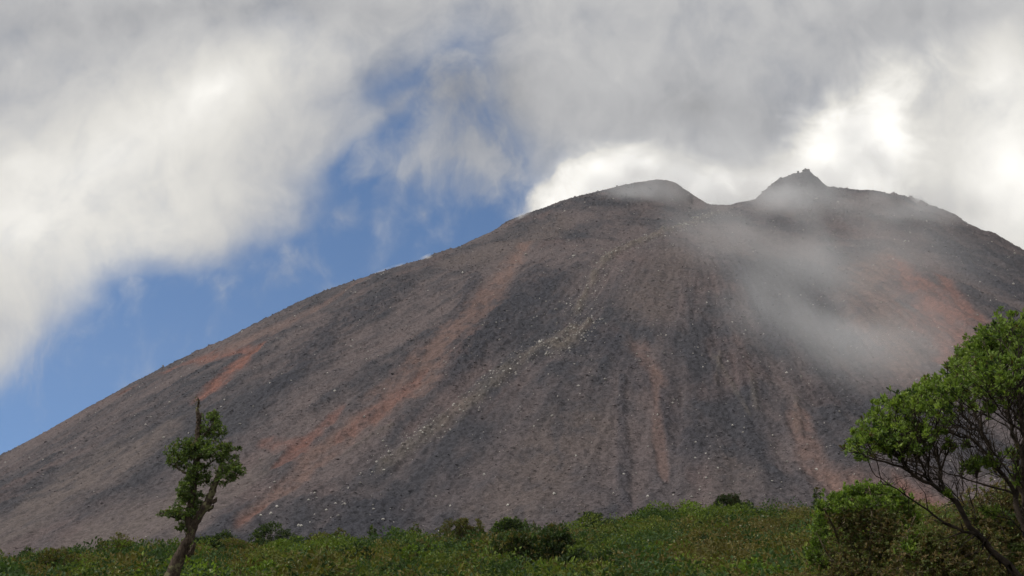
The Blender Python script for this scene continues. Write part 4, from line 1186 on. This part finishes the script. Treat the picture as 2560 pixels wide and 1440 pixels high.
LF = [(0.185, 0.27, 0.045), (0.125, 0.195, 0.036), (0.24, 0.32, 0.06), (0.08, 0.125, 0.032)]
BR = [(0.165, 0.125, 0.048), (0.125, 0.135, 0.042), (0.19, 0.14, 0.06), (0.13, 0.16, 0.045)]
brushy_shrub('leafy_bush', 'tall rounded bush with bright green leaves on top and brown stems below', 'bush', 17.0, (2165, 1500),
             [[(2120, 1400, 0, 3), (2080, 1310, -.2, 1.6), (2060, 1270, -.3, .8)], [(2150, 1390, .2, 3), (2135, 1290, .3, 2), (2120, 1240, .3, .8)], [(2175, 1390, -.2, 3), (2180, 1290, -.3, 2), (2175, 1230, -.3, .8)],
              [(2200, 1400, .1, 3), (2230, 1300, .2, 2), (2240, 1240, .2, .8)], [(2215, 1410, -.3, 3), (2270, 1330, -.3, 1.6), (2290, 1290, -.3, .8)], [(2110, 1430, -.3, 2.4), (2060, 1370, -.4, 1.4), (2040, 1330, -.4, .8)]],
             [(2062, 1272, 24, 18, 70, -.1), (2095, 1248, 30, 18, 90, -.1), (2135, 1232, 34, 18, 100, 0), (2180, 1228, 36, 18, 100, .1), (2225, 1238, 34, 18, 85, 0), (2260, 1262, 30, 20, 70, 0), (2285, 1295, 20, 26, 50, 0),
              (2048, 1310, 16, 30, 60, -.2), (2046, 1352, 16, 26, 46, -.2), (2030, 1385, 18, 20, 40, -.3), (2050, 1405, 20, 16, 24, -.3), (2100, 1262, 40, 16, 40, -.6), (2180, 1255, 50, 16, 50, -.7), (2150, 1250, 60, 20, 60, .6), (2240, 1270, 40, 20, 40, .6),
              (2285, 1335, 16, 18, 22, -.2)],
             [(2130, 1300, 50, 40, 170, 0), (2200, 1310, 60, 44, 190, 0), (2160, 1370, 80, 50, 200, -.1), (2240, 1370, 50, 50, 120, 0), (2100, 1420, 60, 30, 90, -.3), (2200, 1440, 90, 30, 120, -.3)],
             LF, (0.42, 0.3, 0.16, 0.12), BR, 61, M_DRY)
brushy_shrub('brush_thicket', 'low olive brush thicket of thin dry stems under the spreading tree', 'brush', 15.0, (2330, 1520),
             [[(2300, 1420, 0, 2.4), (2270, 1350, -.1, 1.2)], [(2330, 1420, .2, 2.4), (2320, 1330, .2, 1.2)], [(2360, 1420, -.2, 2.4), (2375, 1340, -.2, 1.2)], [(2390, 1440, 0, 2.2), (2430, 1370, 0, 1.2)], [(2280, 1450, -.2, 2), (2250, 1400, -.3, 1)]],
             [(2272, 1372, 22, 20, 26, -.2), (2290, 1345, 20, 14, 18, 0), (2310, 1330, 16, 10, 10, .1)],
             [(2300, 1370, 60, 40, 150, 0), (2370, 1350, 60, 50, 180, 0), (2340, 1410, 90, 40, 200, -.1), (2430, 1390, 60, 50, 150, 0)],
             LF, (0.42, 0.3, 0.16, 0.12), BR, 62, M_DRY)
brushy_shrub('brush_thicket', 'olive brown brush thicket with dry stems behind the trunk of the spreading tree', 'brush', 16.0, (2500, 1540),
             [[(2470, 1400, .2, 2.4), (2440, 1300, .2, 1.4), (2420, 1250, .2, .8)], [(2500, 1400, .3, 2.6), (2500, 1290, .4, 1.4), (2490, 1220, .4, .8)], [(2540, 1400, .2, 2.6), (2560, 1280, .2, 1.4)], [(2450, 1430, 0, 2), (2400, 1350, 0, 1)]],
             [(2522, 1300, 20, 14, 18, -.2), (2540, 1372, 24, 16, 20, -.3), (2420, 1290, 20, 14, 12, .1)],
             [(2450, 1290, 60, 50, 190, .2), (2520, 1260, 60, 60, 190, .3), (2480, 1360, 90, 50, 220, .1), (2550, 1350, 60, 60, 160, .1), (2580, 1270, 50, 70, 120, .3), (2530, 1430, 80, 30, 110, -.1)],
             [(0.06, 0.10, 0.03), (0.08, 0.11, 0.03)], None, BR, 63, M_DRY)


def build_dead_shrub():
    rng = np.random.default_rng(64)
    D = 18.5; p = D / FOCAL
    bx = px_dir(2240, 1500)[0] * D
    base = Vector((bx, D, gz(bx, D)))
    root = empty('dead_shrub', base)
    tag(root, 'leafless dead shrub of fine grey twigs rising behind the tall leafy bush', 'shrub')

    def q(px, py, dz=0.0):
        v = at(px, py, D + dz) - base
        return np.array((v.x, v.y, v.z))
    L = [[((0, 0, -0.1), 0.02), (q(2242, 1330), 0.014), (q(2236, 1270), 0.010), (q(2222, 1215), 0.006)], [(q(2236, 1270), 0.008), (q(2262, 1225, .1), 0.006), (q(2268, 1205, .1), 0.003)]]
    n = 130
    a = rng.uniform(-1.25, 1.25, n); rr = rng.uniform(0.5, 1.0, n)
    T = np.array([q(2232 + math.sin(t) * 62 * k, 1245 - math.cos(t) * 62 * k, rng.normal() * 0.18) for t, k in zip(a, rr)])
    PA, par, r, _, _ = grow(L, T, rng, seg=0.07, rt=0.0016, power=0.4, wiggle=0.22, along=0.2)
    V, F = tubes(PA, par, r, 4)
    mesh_from('twigs', V, F, M_TWIG, root)


build_dead_shrub()

# ------------------------------------------------------------------ steam and smoke
def smoke_material(name, radii, dens, scale, lo, hi, squash=(1, 1, 1), col=(1, 1, 1), aniso=0.0, seed=0.0, detail=5, soft=1.0):
    m = bpy.data.materials.new(name)
    m.use_nodes = True
    t = NT(m.node_tree); t.n.clear()
    out = t.node('ShaderNodeOutputMaterial')
    co = objco(t)
    nv = t.mapping(co, loc=(seed, seed * 1.7, -seed), scale=squash)
    n = t.noise(nv, scale, detail, 0.55, 0.0)
    w = t.vmath('SUBTRACT', t.noise(nv, scale * 0.6, 2, 0.5, color=True), (0.5, 0.5, 0.5))
    dist = t.vmath('LENGTH', t.vmath('ADD', t.mapping(co, scale=tuple(1.0 / r for r in radii)), t.vmath('MULTIPLY', w, (0.7, 0.7, 0.7))))
    fall = t.range(dist, 1.0 - 0.12, 1.0 - 0.12 - 0.8 * soft)
    edge = t.range(t.vmath('LENGTH', t.mapping(co, scale=tuple(1.0 / r for r in radii))), 0.99, 0.8)
    d = t.math('MULTIPLY', t.math('MULTIPLY', fall, edge), t.range(n, lo, hi))
    v = t.node('ShaderNodeVolumePrincipled')
    v.inputs['Color'].default_value = (*col, 1)
    v.inputs['Anisotropy'].default_value = aniso
    t.put(v.inputs['Density'], t.math('MULTIPLY', d, dens))
    t.l.new(v.outputs[0], out.inputs[1])
    return m


def puff(name, label, centre, radii, rot, dens, scale=0.02, lo=0.4, hi=0.7, **kw):
    bmh = bmesh.new()
    bmesh.ops.create_icosphere(bmh, subdivisions=3, radius=1.0)
    for v in bmh.verts:
        v.co = Vector((v.co.x * radii[0], v.co.y * radii[1], v.co.z * radii[2])) * 1.03
    me = bpy.data.meshes.new(name); bmh.to_mesh(me); bmh.free()
    me.materials.append(smoke_material(name, radii, dens, scale, lo, hi, **kw))
    o = bpy.data.objects.new(name, me)
    o.location = centre
    o.rotation_euler = rot
    COL.objects.link(o)
    tag(o, label, 'smoke', None, 'stuff')
    return o


def slope_point(x, y, off):
    e = 12.0
    h = lambda a, b2: float(mountain_z(np.array([a]), np.array([b2]), CREST_Z, False)[0])
    n = Vector((-(h(x + e, y) - h(x - e, y)) / (2 * e), -(h(x, y + e) - h(x, y - e)) / (2 * e), 1)).normalized()
    return Vector((x, y, h(x, y))) + n * off, math.atan2(-n.y, n.z)


def build_smoke():
    R = math.radians
    for label, x, y, off, radii, dens, kw in (
        ('thin brown grey smoke drifting down the middle of the slope', 150, 480, 16, (74, 140, 22), 0.019, dict(scale=0.026, lo=0.3, hi=0.72, squash=(1.0, 0.22, 1), seed=3.0)),
        ('wide faint smoke spread over the upper slope', 180, 640, 22, (125, 240, 30), 0.009, dict(scale=0.022, lo=0.3, hi=0.74, squash=(1.0, 0.26, 1), seed=15.0)),
        ('thin grey smoke hanging below the rocky summit peak', 228, 850, 16, (72, 120, 24), 0.028, dict(scale=0.022, lo=0.28, hi=0.78, squash=(1, 0.5, 1), seed=8.0)),
        ('grey smoke veiling the rounded summit hump', 115, 890, 10, (62, 70, 20), 0.036, dict(scale=0.03, lo=0.28, hi=0.75, seed=12.0)),
        ('pale steam trailing over the shoulder beside the rocky peak', 318, 810, 10, (84, 95, 20), 0.022, dict(scale=0.03, lo=0.28, hi=0.78, seed=21.0)),
    ):
        p, tilt = slope_point(x, y, off)
        puff('smoke_veil', label, p, radii, (tilt, 0, 0), dens, **kw)
    # steam rising out of the crater behind the crest
    puff('steam_plume', 'thick white steam billowing from the crater behind the two summits', at(1700, 450, 1050), (150, 75, 58), (0, R(-6), 0), 0.014, scale=0.026, lo=0.4, hi=0.62, seed=40.0, soft=0.5, aniso=0.8)
    puff('steam_plume', 'bright white steam rising behind the rocky peak', at(2130, 400, 1060), (75, 70, 90), (0, R(14), 0), 0.010, scale=0.026, lo=0.4, hi=0.62, seed=55.0, soft=0.6, aniso=0.8)
    # thin vents along the ridge
    for label, px, py, Y, radii, ang, dens, sd in (
        ('thin white steam lying along the left ridge of the cone', 975, 676, 790, (24, 10, 2.6), -19, 0.25, 61.0),
        ('short wisp of white steam on the ridge above the first', 1072, 642, 815, (11, 8, 2.0), -21, 0.22, 66.0),
        ('small white steam wisp where the ridge meets the crater steam', 1300, 541, 860, (12, 8, 2.2), -21, 0.22, 71.0),
        ('white steam wisps blowing off the shoulder beyond the rocky peak', 2300, 500, 905, (16, 9, 5), 22, 0.12, 76.0),
    ):
        puff('steam_wisp', label, at(px, py, Y), radii, (0, R(ang), 0), dens, scale=0.12, lo=0.35, hi=0.6, seed=sd)


build_smoke()


def build_haze():
    """Thin air over the whole place: the far summit is a little paler than the foot of the cone."""
    lo, hi = Vector((-2600, -2600, -64)), Vector((2600, 2600, 570))
    bmh = bmesh.new()
    bmesh.ops.create_cube(bmh, size=1.0)
    for v in bmh.verts:
        v.co = Vector(((v.co.x + 0.5) * (hi.x - lo.x) + lo.x, (v.co.y + 0.5) * (hi.y - lo.y) + lo.y, (v.co.z + 0.5) * (hi.z - lo.z) + lo.z))
    me = bpy.data.meshes.new('haze'); bmh.to_mesh(me); bmh.free()
    m = bpy.data.materials.new('haze'); m.use_nodes = True
    t = NT(m.node_tree); t.n.clear()
    out = t.node('ShaderNodeOutputMaterial')
    v = t.node('ShaderNodeVolumePrincipled')
    v.inputs['Color'].default_value = (0.97, 0.985, 1.0, 1)
    v.inputs['Density'].default_value = 0.00006
    t.l.new(v.outputs[0], out.inputs[1])
    me.materials.append(m)
    o = bpy.data.objects.new('haze', me); COL.objects.link(o)
    tag(o, kind='stuff')


build_haze()
